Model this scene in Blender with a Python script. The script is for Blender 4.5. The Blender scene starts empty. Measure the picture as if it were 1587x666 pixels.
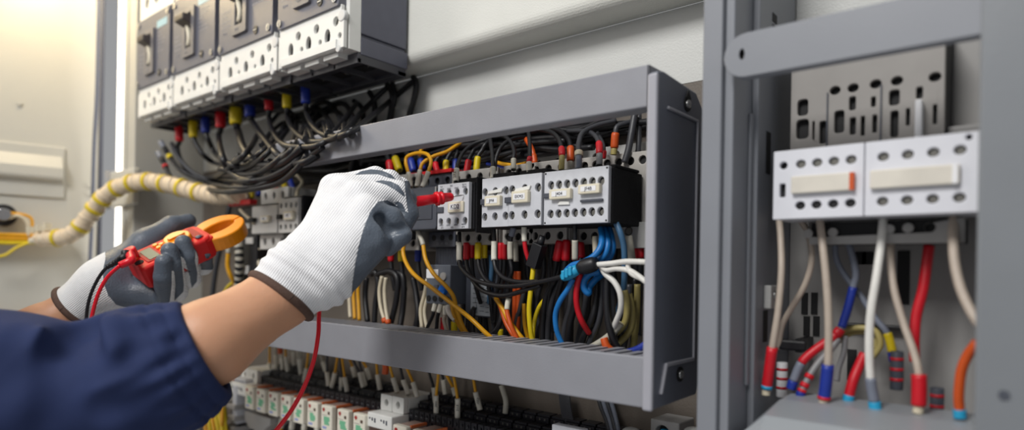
import bpy, bmesh, math, random
import numpy as np
from mathutils import Vector, Matrix
random.seed(7)
C = bpy.context.scene.collection
scene = bpy.context.scene
# ------------------------------------------------------------------ camera
F = 1000.0; CX, CY = 793.5, 422.0
TH = math.radians(50.28); RO = math.radians(1.0)
FWD = np.array([-math.cos(TH), math.sin(TH), 0.0])
RGT0 = np.array([math.sin(TH), math.cos(TH), 0.0]); UP0 = np.array([0, 0, 1.0])
RGT = RGT0 * math.cos(RO) + UP0 * math.sin(RO)
UPV = -RGT0 * math.sin(RO) + UP0 * math.cos(RO)
cd = bpy.data.cameras.new('camera'); cam = bpy.data.objects.new('camera', cd); C.objects.link(cam)
cd.sensor_width = 36.0; cd.lens = 36.0 * F / 1587.0; cd.sensor_fit = 'HORIZONTAL'
cd.shift_y = (CY - 333.0) / 1587.0; cd.clip_start = 0.02
m = Matrix.Identity(4)
for i in range(3):
    m[i][0] = RGT[i]; m[i][1] = UPV[i]; m[i][2] = -FWD[i]
cam.matrix_world = m
cd.dof.use_dof = True; cd.dof.focus_distance = 0.78; cd.dof.aperture_fstop = 2.2
scene.camera = cam
# ------------------------------------------------------------------ light
scene.view_settings.view_transform = 'Standard'; scene.view_settings.look = 'None'
scene.view_settings.exposure = 0.0; scene.view_settings.gamma = 1.0
scene.view_settings.use_curve_mapping = False
w = bpy.data.worlds.new('world'); scene.world = w; w.use_nodes = True
w.node_tree.nodes['Background'].inputs[0].default_value = (0.97, 0.98, 1.0, 1)
w.node_tree.nodes['Background'].inputs[1].default_value = 0.33
def light(name, typ, loc, target, energy, color, size=None, sizey=None):
    l = bpy.data.lights.new(name, typ); l.energy = energy; l.color = color
    o = bpy.data.objects.new(name, l); C.objects.link(o); o.location = loc
    o.rotation_euler = (Vector(target) - Vector(loc)).to_track_quat('-Z', 'Y').to_euler()
    if size and typ == 'AREA':
        l.size = size
        if sizey: l.shape = 'RECTANGLE'; l.size_y = sizey
    elif size: l.shadow_soft_size = size
    return o
light('ceiling_key_light', 'AREA', (-0.48, -1.40, 1.75), (-0.6, 0.6, 0.05), 52, (1.0, 0.985, 0.96), 0.8, 0.8)
light('window_side_light', 'AREA', (-2.4, -0.9, 0.75), (-1.0, 0.5, 0.0), 12, (1.0, 0.95, 0.88), 0.9, 0.9)
light('added_flare_glow', 'POINT', (-1.62, 0.36, 0.74), (0, 0, 0), 6.5, (1.0, 0.78, 0.45), 0.07)  # added unseen light, gives the warm flare glow on door and breakers

def ray(px, py):
    return FWD + RGT * (px - CX) / F - UPV * (py - CY) / F
def at(px, py, Y):                       # the point at distance Y towards the wall seen at that spot of the photo
    v = ray(px, py); return v * (Y / v[1])
def dp(px, py, t):
    return ray(px, py) * t
def V3(a): return (float(a[0]), float(a[1]), float(a[2]))
# ------------------------------------------------------------------ materials
MATS = {}
def srgb(c):
    return tuple(((v/255.0)/12.92 if v/255.0 <= 0.04045 else ((v/255.0+0.055)/1.055)**2.4) for v in c)
def mat(name, col, rough=0.5, metal=0.0, var=0.06, scale=40.0, bump=0.0, bscale=300.0, emit=None, alpha=None, spec=0.5, trans=0.0, sss=0.0):
    if name in MATS: return MATS[name]
    m = bpy.data.materials.new(name); m.use_nodes = True; nt = m.node_tree; N = nt.nodes; L = nt.links
    b = N['Principled BSDF']; c = srgb(col)
    b.inputs['Roughness'].default_value = rough; b.inputs['Metallic'].default_value = metal
    b.inputs['Specular IOR Level'].default_value = spec
    tc = N.new('ShaderNodeTexCoord')
    if var > 0:
        n = N.new('ShaderNodeTexNoise'); n.inputs['Scale'].default_value = scale; n.inputs['Detail'].default_value = 4
        L.new(tc.outputs['Object'], n.inputs['Vector'])
        r = N.new('ShaderNodeValToRGB'); L.new(n.outputs['Fac'], r.inputs['Fac'])
        r.color_ramp.elements[0].position = 0.3; r.color_ramp.elements[1].position = 0.7
        r.color_ramp.elements[0].color = tuple(v*(1-var) for v in c) + (1,)
        r.color_ramp.elements[1].color = tuple(min(1, v*(1+var)) for v in c) + (1,)
        L.new(r.outputs['Color'], b.inputs['Base Color'])
    else:
        b.inputs['Base Color'].default_value = c + (1,)
    if bump > 0:
        n2 = N.new('ShaderNodeTexNoise'); n2.inputs['Scale'].default_value = bscale; n2.inputs['Detail'].default_value = 3
        L.new(tc.outputs['Object'], n2.inputs['Vector'])
        bp = N.new('ShaderNodeBump'); bp.inputs['Strength'].default_value = bump; bp.inputs['Distance'].default_value = 0.002
        L.new(n2.outputs['Fac'], bp.inputs['Height']); L.new(bp.outputs['Normal'], b.inputs['Normal'])
    if emit:
        b.inputs['Emission Color'].default_value = srgb(emit[0]) + (1,); b.inputs['Emission Strength'].default_value = emit[1]
    if trans: b.inputs['Transmission Weight'].default_value = trans
    if sss:
        b.inputs['Subsurface Weight'].default_value = sss; b.inputs['Subsurface Radius'].default_value = (0.01, 0.004, 0.002); b.inputs['Subsurface Scale'].default_value = 0.4
    MATS[name] = m; return m
M_wall = mat('painted_steel', (222, 222, 215), 0.45, 0, 0.03, 12, 0.25, 500)
M_wall2 = mat('painted_steel_rear', (205, 206, 203), 0.5, 0, 0.05, 9, 0.2, 400)
M_door = mat('door_paint', (196, 194, 185), 0.42, 0, 0.03, 6, 0.1, 300)
M_grey = mat('grey_enclosure', (144, 145, 152), 0.45, 0, 0.04, 25, 0.12, 700)
M_side = mat('slate_plastic', (108, 112, 124), 0.42, 0, 0.04, 25, 0.1, 700)
M_cab = mat('cabinet_plastic', (132, 135, 142), 0.42, 0, 0.03, 18, 0.06, 500)
M_cabi = mat('cabinet_inner', (158, 156, 154), 0.5, 0, 0.05, 18, 0.06, 500)
M_white = mat('white_plastic', (232, 232, 228), 0.4, 0, 0.02, 60, 0.05, 900)
M_dark = mat('breaker_plastic', (88, 90, 104), 0.42, 0, 0.05, 60, 0.08, 900)
M_dark2 = mat('breaker_face', (98, 99, 110), 0.4, 0, 0.04, 60, 0.05, 900)
M_black = mat('black_plastic', (26, 26, 30), 0.45, 0, 0.1, 80, 0.1, 600)
M_hole = mat('recess_black', (22, 22, 24), 0.7, 0, 0)  # near-black for small parts, and for shade inside holes put into colour
M_lgrey = mat('terminal_grey', (206, 208, 214), 0.42, 0, 0.05, 90, 0.08, 800)
M_beige = mat('contactor_base', (182, 178, 172), 0.5, 0, 0.06, 60, 0.1, 600)
M_cream = mat('label_cream', (226, 218, 196), 0.45, 0, 0.03, 80)
M_paper = mat('label_paper', (240, 240, 242), 0.6, 0, 0.0)
M_ink = mat('printed_ink', (25, 27, 45), 0.6, 0, 0.0)
M_ink2 = mat('grey_print', (150, 152, 160), 0.6, 0, 0.0)
M_steel = mat('screw_steel', (190, 190, 190), 0.25, 1.0, 0.05, 200)
M_slate = mat('slate_block', (74, 78, 88), 0.45, 0, 0.06, 60, 0.08, 700)
M_foam = mat('black_foam', (22, 22, 26), 0.9, 0, 0.3, 500, 0.9, 900)
M_plate2 = mat('pale_bracket', (176, 176, 174), 0.45, 0, 0.05, 40, 0.08, 400)
WC = {'black': (24, 24, 28), 'charcoal': (58, 59, 64), 'red': (205, 22, 38), 'yellow': (222, 196, 20), 'amber': (222, 160, 18), 'blue': (28, 52, 150),
      'sky': (22, 116, 190), 'steelblue': (70, 110, 145), 'white': (228, 226, 220), 'orange': (206, 84, 28), 'cream': (214, 203, 178), 'olive': (170, 156, 96),
      'tag': (226, 222, 208), 'grey': (140, 140, 142), 'taupe': (186, 172, 158), 'greyblue': (120, 126, 140), 'clear': (190, 186, 172), 'lightblue': (40, 160, 205)}
def wm(c): return mat('sheath_' + c, WC[c], 0.42 if c != 'tag' else 0.55, 0, 0.05, 120, 0.06, 500)
# ------------------------------------------------------------------ mesh helpers
class MB:
    def __init__(s): s.v = []; s.f = []; s.m = []; s.sm = []
    def add(s, vs, fs, mi=0, smooth=False):
        o = len(s.v); s.v += [V3(p) for p in vs]
        for f in fs: s.f.append(tuple(i + o for i in f)); s.m.append(mi); s.sm.append(smooth)
        return s
    def box(s, x0, x1, y0, y1, z0, z1, mi=0):
        vs = [(x, y, z) for z in (z0, z1) for y in (y0, y1) for x in (x0, x1)]
        return s.add(vs, [(0, 2, 3, 1), (4, 5, 7, 6), (0, 1, 5, 4), (2, 6, 7, 3), (0, 4, 6, 2), (1, 3, 7, 5)], mi)
    def cyl(s, p0, p1, r0, r1=None, n=16, mi=0, caps=True, smooth=True):
        r1 = r0 if r1 is None else r1
        p0 = Vector(V3(p0)); p1 = Vector(V3(p1)); a = (p1 - p0).normalized()
        q = Vector((0, 0, 1)) if abs(a.z) < 0.9 else Vector((1, 0, 0))
        e1 = a.cross(q).normalized(); e2 = a.cross(e1)
        vs = []
        for p, r in ((p0, r0), (p1, r1)):
            for i in range(n):
                t = 2*math.pi*i/n; vs.append(p + e1*(r*math.cos(t)) + e2*(r*math.sin(t)))
        fs = [(i, (i+1) % n, n+(i+1) % n, n+i) for i in range(n)]
        s.add(vs, fs, mi, smooth)
        if caps:
            o = len(s.v) - 2*n
            s.f += [tuple(o+i for i in reversed(range(n))), tuple(o+n+i for i in range(n))]; s.m += [mi, mi]; s.sm += [False, False]
        return s
    def tube(s, pts, r, n=10, mi=0, caps=True):
        P = [Vector(V3(p)) for p in pts]; K = len(P)
        rs = r if isinstance(r, (list, tuple)) else [r]*K
        T = [(P[min(i+1, K-1)] - P[max(i-1, 0)]).normalized() for i in range(K)]
        q = Vector((0, 0, 1)) if abs(T[0].z) < 0.9 else Vector((1, 0, 0))
        e1 = T[0].cross(q).normalized(); vs = []
        for i in range(K):
            e1 = (e1 - T[i]*e1.dot(T[i])).normalized(); e2 = T[i].cross(e1)
            for j in range(n):
                t = 2*math.pi*j/n; vs.append(P[i] + e1*(rs[i]*math.cos(t)) + e2*(rs[i]*math.sin(t)))
        fs = [(i*n+j, i*n+(j+1) % n, (i+1)*n+(j+1) % n, (i+1)*n+j) for i in range(K-1) for j in range(n)]
        s.add(vs, fs, mi, True)
        if caps:
            o = len(s.v) - K*n
            s.f += [tuple(o+i for i in reversed(range(n))), tuple(o+(K-1)*n+i for i in range(n))]; s.m += [mi, mi]; s.sm += [False, False]
        return s
    def prism(s, outline, y0, y1, holes=(), mi=0, hole_mi=None, frame=None):
        """outline/holes: (x,z) loops; solid between y0 (front) and y1, with real openings"""
        bm = bmesh.new(); loops = [outline] + list(holes); vl = []; es = []
        for lp in loops:
            vs = [bm.verts.new((p[0], y0, p[1])) for p in lp]; vl.append(vs)
            es += [bm.edges.new((vs[i], vs[(i+1) % len(vs)])) for i in range(len(vs))]
        bm.verts.index_update()
        bmesh.ops.triangle_fill(bm, use_beauty=True, use_dissolve=False, edges=es, normal=(0, -1, 0))
        bm.verts.index_update()
        vs = [v.co.copy() for v in bm.verts]; n = len(vs)
        fs = [tuple(v.index for v in f.verts) for f in bm.faces]
        back = [Vector((v.x, y1, v.z)) for v in vs]
        allf = list(fs) + [tuple(n+i for i in reversed(f)) for f in fs]
        o0 = 0; sides = []
        for lp in loops:
            k = len(lp); sides.append([(o0+i, o0+(i+1) % k, n+o0+(i+1) % k, n+o0+i) for i in range(k)]); o0 += k
        bm.free()
        vv = vs + back
        if frame: vv = [frame(p) for p in vv]
        base = len(s.v); s.add(vv, allf, mi)
        for k, sd in enumerate(sides):
            for f in sd:
                s.f.append(tuple(i+base for i in f)); s.m.append(mi if k == 0 or hole_mi is None else hole_mi); s.sm.append(k > 0)
        return s
    def sphere(s, c, r, n=14, mi=0, sc=(1, 1, 1)):
        c = Vector(V3(c)); vs = [c + Vector((0, 0, r*sc[2]))]; h = n//2
        for i in range(1, h):
            a = math.pi*i/h
            for j in range(n):
                t = 2*math.pi*j/n; vs.append(c + Vector((r*sc[0]*math.sin(a)*math.cos(t), r*sc[1]*math.sin(a)*math.sin(t), r*sc[2]*math.cos(a))))
        vs.append(c - Vector((0, 0, r*sc[2]))); L = len(vs)-1
        fs = [(0, 1+j, 1+(j+1) % n) for j in range(n)]
        for i in range(h-2):
            for j in range(n): fs.append((1+i*n+j, 1+(i+1)*n+j, 1+(i+1)*n+(j+1) % n, 1+i*n+(j+1) % n))
        fs += [(L, 1+(h-2)*n+(j+1) % n, 1+(h-2)*n+j) for j in range(n)]
        return s.add(vs, fs, mi, True)
    def build(s, name, mats, parent=None, bev=0, seg=2, fix=True):
        me = bpy.data.meshes.new(name); me.from_pydata(s.v, [], s.f)
        for m_ in (mats if isinstance(mats, (list, tuple)) else [mats]): me.materials.append(m_)
        me.polygons.foreach_set('material_index', s.m); me.polygons.foreach_set('use_smooth', s.sm)
        if fix:
            bm = bmesh.new(); bm.from_mesh(me); bmesh.ops.recalc_face_normals(bm, faces=bm.faces); bm.to_mesh(me); bm.free()
        me.update()
        o = bpy.data.objects.new(name, me); C.objects.link(o)
        if parent: o.parent = parent
        if bev:
            b = o.modifiers.new('edge', 'BEVEL'); b.width = bev; b.segments = seg; b.limit_method = 'ANGLE'; b.angle_limit = math.radians(50)
        return o
def local(o, loc):
    """put an object's origin at loc, the mesh staying where it is"""
    me = o.data; me.transform(Matrix.Translation(-Vector(V3(loc)))); o.location = V3(loc); return o
def tag(o, label=None, cat=None, group=None, kind=None):
    if label: o['label'] = label
    if cat: o['category'] = cat
    if group: o['group'] = group
    if kind: o['kind'] = kind
    return o
def thing(name, label, cat, group=None):
    o = bpy.data.objects.new(name, None); C.objects.link(o); o.empty_display_size = 0.02
    return tag(o, label, cat, group)
def struct(o): o['kind'] = 'structure'; return o
def dup(root, dx, label=None, group=None):
    r = root.copy(); C.objects.link(r); r.location = Vector(root.location) + Vector(dx)
    if label: r['label'] = label
    if group: r['group'] = group
    for ch in list(root.children):
        c = ch.copy(); C.objects.link(c); c.parent = r
        for g in list(ch.children):
            d = g.copy(); C.objects.link(d); d.parent = c
    return r
def circ(x, z, r, n=14, rz=None):
    rz = rz or r
    return [(x + r*math.cos(2*math.pi*i/n), z + rz*math.sin(2*math.pi*i/n)) for i in range(n)]
def rect(x0, x1, z0, z1): return [(x0, z0), (x1, z0), (x1, z1), (x0, z1)]
def rrect(x0, x1, z0, z1, r, n=5):
    o = []
    for cx, cz, a in ((x1-r, z0+r, -90), (x1-r, z1-r, 0), (x0+r, z1-r, 90), (x0+r, z0+r, 180)):
        for i in range(n+1):
            t = math.radians(a + 90*i/n); o.append((cx + r*math.cos(t), cz + r*math.sin(t)))
    return o
TXT = {}
def text(s, loc, size, m_, parent, rot=(math.pi/2, 0, 0), name='lettering', align='CENTER', ext=0.0001):
    key = (s, size, align, m_.name)
    if key not in TXT:
        cu = bpy.data.curves.new(name, 'FONT'); cu.body = s; cu.size = size; cu.align_x = align; cu.align_y = 'CENTER'; cu.extrude = ext
        cu.resolution_u = 3; t_ = bpy.data.objects.new(name, cu); me = bpy.data.meshes.new_from_object(t_)
        bpy.data.objects.remove(t_); me.materials.clear(); me.materials.append(m_); TXT[key] = me
    o = bpy.data.objects.new(name, TXT[key]); C.objects.link(o); o.location = V3(loc); o.rotation_euler = rot
    if parent: o.parent = parent
    return o
def spline(pts, k=8):
    P = [np.array(V3(p)) for p in pts]
    if len(P) < 3: return [P[0] + (P[-1]-P[0])*i/k for i in range(k+1)]
    Q = [2*P[0]-P[1]] + P + [2*P[-1]-P[-2]]; out = []
    for i in range(1, len(Q)-2):
        a, b, c, d = Q[i-1], Q[i], Q[i+1], Q[i+2]
        for j in range(k):
            t = j/k; out.append(0.5*((2*b) + (c-a)*t + (2*a-5*b+4*c-d)*t*t + (-a+3*b-3*c+d)*t**3))
    out.append(P[-1]); return out
def cut(path, t0, t1):
    """piece of a path between two shares of its length"""
    L = [0]
    for a, b in zip(path, path[1:]): L.append(L[-1] + float(np.linalg.norm(b-a)))
    T = L[-1]
    def pt(s):
        for i in range(len(L)-1):
            if L[i+1] >= s: return path[i] + (path[i+1]-path[i])*((s-L[i])/max(1e-9, L[i+1]-L[i]))
        return path[-1]
    ts = [t0*T] + [l for l in L if t0*T + 1e-5 < l < t1*T - 1e-5] + [t1*T]
    return [pt(s) for s in ts]
def wire(col, pts, r, label, cat='wire', group=None, sleeves=(), name=None, Y=True, k=8, n=10):
    """pts (px, py, Y); sleeves: (t0, t1, colour, radius factor, part name)"""
    path = spline([at(*p) if Y else dp(*p) for p in pts], k)
    o = MB().tube(path, r, n).build(name or ('cable' if cat == 'cable' else 'wire'), wm(col), fix=False)
    local(o, path[0]); tag(o, label, cat, group)
    for (t0, t1, c, f, nm) in sleeves:
        sp = cut(path, t0, t1)
        if len(sp) < 4: sp = [sp[0] + (sp[-1]-sp[0])*i/4 for i in range(5)]
        rs = [r*f]*len(sp)
        if nm == 'sleeve': rs[0] *= 0.9; rs[-1] *= 0.82
        q = MB().tube(sp, rs, n).build(nm, wm(c), fix=False)
        q.data.transform(Matrix.Translation(-Vector(o.location))); q.parent = o
    return o
# ------------------------------------------------------------------ setting
def extrude_x(prof, x0, x1, name, m_, smooth=False):
    b = MB(); n = len(prof)
    vs = [(x0, p[0], p[1]) for p in prof] + [(x1, p[0], p[1]) for p in prof]
    b.add(vs, [(i, (i+1) % n, n+(i+1) % n, n+i) for i in range(n)] + [tuple(range(n)), tuple(range(2*n-1, n-1, -1))], 0, smooth)
    return b.build(name, m_)
Y_PLATE, Y_WALL = 0.66, 0.712
lip = [(Y_PLATE, 1.3), (Y_PLATE, 0.338)]
for i in range(9):
    a = math.radians(90*i/8); lip.append((Y_PLATE + 0.018 - 0.018*math.cos(a), 0.336 - 0.018*math.sin(a)))
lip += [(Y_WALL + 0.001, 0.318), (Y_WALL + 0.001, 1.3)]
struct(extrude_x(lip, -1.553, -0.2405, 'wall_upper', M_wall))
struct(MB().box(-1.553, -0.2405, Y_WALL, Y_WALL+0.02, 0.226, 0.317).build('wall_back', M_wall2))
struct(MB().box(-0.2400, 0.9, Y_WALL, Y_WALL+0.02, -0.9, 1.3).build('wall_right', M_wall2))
struct(MB().box(-1.553, -0.2405, Y_WALL, Y_WALL+0.02, -0.9, 0.2255).build('wall_lower', mat('brown_grey_steel_shaded', (104, 96, 88), 0.5, 0, 0.06, 9, 0.2, 400)))  # darker steel; its colour and top band also stand in for enclosure shade
# the frame post at the hinge side: face, return to the wall, raised seam
b = MB(); b.box(-1.625, -1.5545, 0.56, Y_WALL+0.02, -0.9, 1.3); b.box(-1.6, -1.595, 0.557, 0.561, -0.9, 1.3)
struct(b.build('trim_1', mat('post_paint', (186, 184, 176), 0.45, 0, 0.03, 10, 0.1, 300), bev=0.003))
b = MB(); b.box(-1.712, -1.6255, 0.600, Y_WALL+0.02, -0.9, 1.3)
struct(b.build('trim_2', M_door, bev=0.002))
# hinge bracket across the light
h = thing('hinge_bracket', 'grey hinge bracket on the cabinet post, crossing the bright strip light', 'hinge')
b = MB(); p0 = at(166, 268, 0.545); p1 = at(207, 316, 0.545)
b.box(p0[0]+0.01, p1[0]-0.004, 0.545, 0.5595, p1[2], p0[2]); b.build('plate', M_door, h, bev=0.004)
b = MB(); b.cyl((p0[0]+0.01, 0.545, p0[2]+0.004), (p0[0]+0.01, 0.545, p1[2]-0.004), 0.009, n=14); b.build('hinge_pin', M_cab, h)
# strip light
h = thing('strip_light', 'glowing white vertical strip light beside the cabinet door', 'lamp')
MB().box(-1.706, -1.630, 0.578, 0.5995, -0.5, 1.0).build('housing', M_white, h, bev=0.002)
sl = MB()
pr = [(-1.700 + 0.066*i/10, 0.578 - 0.014*math.sin(math.pi*i/10)) for i in range(11)]
vs = [(x, y, -0.49) for x, y in pr] + [(x, y, 0.99) for x, y in pr]
sl.add(vs, [(i, i+1, 12+i, 11+i) for i in range(10)] + [tuple(range(11)), tuple(range(21, 10, -1)), (0, 11, 21, 10)], 0, True)
sl.build('diffuser', mat('lamp_diffuser', (255, 250, 240), 0.5, 0, 0, emit=((255, 250, 240), 2.2)), h)
# open door
HP = dp(151, 400, 1.53); FP = dp(-60, 400, 1.38); HP[2] = FP[2] = 0
DU = (HP-FP)/np.linalg.norm(HP-FP); DN = np.array([DU[1], -DU[0], 0.0])
if DN @ FWD > 0: DN = -DN                       # towards the room
def ondoor(px, py, off=0.0):
    v = ray(px, py); P0 = FP + DN*off; t = (P0 @ DN)/(v @ DN); return v*t
def dco(px, py):
    q = ondoor(px, py); return (float((q-FP) @ DU), float(q[2]))
def dfr(p): q = FP + DU*p[0] - DN*p[1]; return (q[0], q[1], p[2])
def dbox(b, u0, u1, n0, n1, z0, z1, mi=0):
    vs = [dfr((x, y, z)) for z in (z0, z1) for y in (-n1, -n0) for x in (u0, u1)]
    return b.add(vs, [(0, 2, 3, 1), (4, 5, 7, 6), (0, 1, 5, 4), (2, 6, 7, 3), (0, 4, 6, 2), (1, 3, 7, 5)], mi)
LD = float(np.linalg.norm(HP-FP))
b = MB(); dbox(b, -0.75, LD, -0.03, 0.0, -0.9, 1.3)
door = struct(b.build('door_1', M_door, bev=0.004))
b = MB(); dbox(b, LD-0.001, LD+0.007, -0.02, 0.004, -0.9, 1.3); q = b.build('door_gasket', mat('dark_gasket', (74, 78, 92), 0.6), door, bev=0.002)
# pressed stiffener: frame plate, ramp and raised bar
u1, zt = dco(101, 229); u2, zb = dco(97, 308); ua, za = dco(98, 243); ub, zc = dco(98, 283)
b = MB(); dbox(b, -0.75, u1, 0.0, 0.006, zb, zt)
b.build('stiffener_plate', M_door, door, bev=0.004, seg=3)
prof = [(0.006, zc), (0.020, zc+0.004), (0.022, zc+0.010), (0.022, zc+0.03), (0.006, za)]
vs = [dfr((-0.75, -n, z)) for n, z in prof] + [dfr((ua, -n, z)) for n, z in prof]
b = MB(); b.add(vs, [(i, (i+1) % 5, 5+(i+1) % 5, 5+i) for i in range(5)] + [(0, 1, 2, 3, 4), (9, 8, 7, 6, 5)])
b.build('stiffener_rib', M_door, door, bev=0.003, seg=3)
for px, py in ((30, 160), (137, 287), (137, 300)):
    c = ondoor(px, py); MB().cyl(c, c + DN*0.004, 0.005, n=12).build('stud', M_door, door)
# round lock body at the door's inside face with its wires
c = ondoor(6, 334); lk = thing('door_switch', 'round black and silver switch back mounted on the open door', 'switch')
MB().cyl(c, c+DN*0.02, 0.024, n=24).build('locknut', M_black, lk, bev=0.002)
MB().cyl(c+DN*0.02, c+DN*0.05, 0.015, 0.013, n=20).build('barrel', M_steel, lk, bev=0.001)
for k in (-1, 1): MB().box(c[0]+0.012, c[0]+0.034, c[1]-0.05, c[1]-0.04, c[2]+k*0.008-0.003, c[2]+k*0.008+0.003).build('terminal', M_steel, lk)
def dw(col, pts, r, label, cat='wire', **kw):
    return wire(col, [(p[0], p[1], 0) for p in pts], r, label, cat, **kw)
def doorpath(pts, off): return [ondoor(p[0], p[1], p[2] if len(p) > 2 else off) for p in pts]
def tube_thing(path, r, m_, name, label, cat, group=None, n=10, k=8):
    o = MB().tube(spline(path, k), r, n).build(name, m_, fix=False); local(o, path[0]); return tag(o, label, cat, group)
tube_thing(doorpath([(14, 330), (34, 332), (48, 338), (50, 352), (47, 366)], 0.035), 0.0032, wm('amber'), 'wire', 'amber wire from the door switch, nearer the door hinge, bending down to the yellow bundle', 'wire')
tube_thing(doorpath([(14, 338), (28, 334), (40, 342), (44, 355), (44, 366)], 0.04), 0.0032, wm('cream'), 'wire', 'cream wire from the door switch bending down to the yellow bundle', 'wire')
for i in range(9):
    dy = (i % 3)*6-6; do = 0.018 + (i//3)*0.010
    tube_thing(doorpath([(-90, 370+dy), (-20, 369+dy), (20, 370+dy), (60, 370+dy*0.8), (98, 369+dy*0.6)], do), 0.0046, wm('amber' if i % 4 else 'yellow'), 'wire', 'yellow wire in the bundle running along the open door into the spiral wrap', 'wire', 'yellow bundle on the door')
tube_thing(doorpath([(64, 372), (45, 376), (25, 384), (5, 396), (-30, 398)], 0.055), 0.003, wm('yellow'), 'wire', 'single yellow wire leaving the bundle and drooping across the door', 'wire')
tube_thing(doorpath([(-40, 489), (0, 490), (30, 488), (60, 486)], 0.02), 0.003, wm('amber'), 'wire', 'low yellow wire crossing the door just above the navy sleeve', 'wire')
# spiral-wrapped trunk from the door to the back panel
pts = [dp(62, 369, 1.40), dp(95, 368, 1.39), dp(118, 358, 1.385), (dp(140, 332, 1.38)), dp(165, 302, 1.37), dp(195, 286, 1.36), dp(230, 281, 1.34), dp(268, 287, 1.31), dp(300, 296, 1.29), dp(338, 303, 1.25), dp(370, 300, 1.2)]
path = spline(pts, 14)
sp = tube_thing(pts, 0.0165, mat('bundle_wrap', (226, 206, 176), 0.5, 0, 0.06, 60, 0.2, 200), 'wrapped_harness', 'thick beige wire harness in spiral wrap curving from the door into the cabinet', 'cable', n=18, k=14)
P = [np.array(p) for p in path]; T = len(P); hel = []
L = [0]
for a, c2 in zip(P, P[1:]): L.append(L[-1] + np.linalg.norm(c2-a))
for k in range(700):
    s = L[-1]*k/699; i = min(T-2, max(0, int(np.searchsorted(L, s))-1)); f = (s-L[i])/max(1e-9, L[i+1]-L[i])
    c2 = P[i]*(1-f)+P[i+1]*f; tg = (P[i+1]-P[i]); tg /= np.linalg.norm(tg); e1 = np.cross(tg, [0, 0.3, 1]); e1 /= np.linalg.norm(e1); e2 = np.cross(tg, e1)
    ph = 2*math.pi*s/0.022; hel.append(c2 + 0.0165*(e1*math.cos(ph)+e2*math.sin(ph)))
q = MB().tube(hel, 0.0022, 6).build('spiral_wrap', mat('wrap_clear', (222, 206, 182), 0.3), fix=False)
q.data.transform(Matrix.Translation(-Vector(sp.location))); q.parent = sp
for t in (0.07, 0.17, 0.255, 0.30, 0.37, 0.44, 0.52, 0.60, 0.68, 0.76):
    pc = cut(path, t, t+0.012); q = MB().tube([pc[0]+(pc[-1]-pc[0])*i/3 for i in range(4)], 0.0192, 18).build('marker_band', wm('yellow'), fix=False)
    q.data.transform(Matrix.Translation(-Vector(sp.location))); q.parent = sp
for px in (64, 78, 90):
    b = MB(); c = dp(px, 372 - (px-64)*0.2, 1.40); b.cyl(c-np.array([0, 0.022, 0.002]), c+np.array([0, 0.024, 0.002]), 0.006, n=8); b.box(c[0]-0.006, c[0]+0.006, c[1]-0.026, c[1]-0.014, c[2]+0.014, c[2]+0.028)
    q = b.build('cable_tie', M_cream); q.data.transform(Matrix.Translation(-Vector(sp.location))); q.parent = sp
o = tube_thing([at(152, 0, 0.53)+np.array([0, 0, 0.2]), at(151, 120, 0.53), at(146, 225, 0.53), at(143, 330, 0.53), at(138, 440, 0.53), at(134, 560, 0.53)], 0.0042, mat('sheath_steelgrey', (92, 98, 116), 0.5), 'cable', 'dark blue-grey vertical cable along the door hinge', 'cable')
# ------------------------------------------------------------------ the long grey wiring enclosure
en = thing('wiring_enclosure', 'long grey open-front wiring enclosure on the wall around the contactors', 'enclosure')
XE0, XE1, YF = -1.16, -0.2885, 0.543
b = MB(); b.box(-0.945, XE1-0.0005, YF, YF+0.004, 0.157, 0.197); b.box(-0.945, XE1-0.0005, YF+0.004, YF+0.022, 0.157, 0.160)
b.box(XE1-0.004, XE1-0.0005, YF, YF+0.03, 0.157, 0.197)
b.build('upper_rail', M_grey, en, bev=0.0015)
b = MB(); b.box(XE0, XE1-0.0005, YF, YF+0.004, -0.1245, -0.0765); b.box(XE0, XE1-0.0005, YF+0.004, 0.612, -0.1245, -0.121)
b.build('lower_rail', M_grey, en, bev=0.0015)
b = MB(); x = XE0+0.01                              # slotted duct shelf behind the lower rail
while x < XE1-0.02:
    b.box(x, x+0.010, YF+0.0045, 0.612, -0.082, -0.0785); b.box(x, x+0.010, 0.609, 0.612, -0.1205, -0.0825); x += 0.0165
b.build('slotted_shelf', M_grey, en)
# moulded end cover
b = MB()
side = [(YF, -0.1255), (YF, 0.1885), (0.555, 0.1915), (0.628, 0.1875), (0.646, 0.173), (0.649, 0.160), (0.649, -0.108), (0.64, -0.1235)]
n = len(side); vs = [(XE1, y, z) for y, z in side] + [(XE1+0.0085, y, z) for y, z in side]
b.add(vs, [(i, (i+1) % n, n+(i+1) % n, n+i) for i in range(n)] + [tuple(range(n)), tuple(range(2*n-1, n-1, -1))])
ec = b.build('end_cover', M_side, en, bev=0.0015)
xr = XE1 + 0.0085
b = MB(); b.box(XE1-0.001, xr+0.0008, YF-0.003, YF+0.003, -0.1265, 0.187); b.build('front_strip', mat('edge_strip', (166, 166, 174), 0.4, 0, 0.03), ec, bev=0.0025, seg=3)
b = MB(); b.box(xr, xr+0.0025, 0.628, 0.631, -0.0875, 0.160); b.box(xr, xr+0.0025, 0.562, 0.631, 0.157, 0.160); b.box(xr, xr+0.0025, 0.566, 0.631, -0.0875, -0.0835)
vs = []
b.add([(xr, 0.556, -0.112), (xr, 0.560, -0.112), (xr, 0.570, -0.084), (xr, 0.566, -0.084), (xr+.003, 0.556, -0.112), (xr+.003, 0.560, -0.112), (xr+.003, 0.570, -0.084), (xr+.003, 0.566, -0.084)],
      [(0, 1, 5, 4), (1, 2, 6, 5), (2, 3, 7, 6), (3, 0, 4, 7), (4, 5, 6, 7)])
b.build('rib', mat('edge_strip', (166, 166, 174)), ec, bev=0.001)
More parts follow.
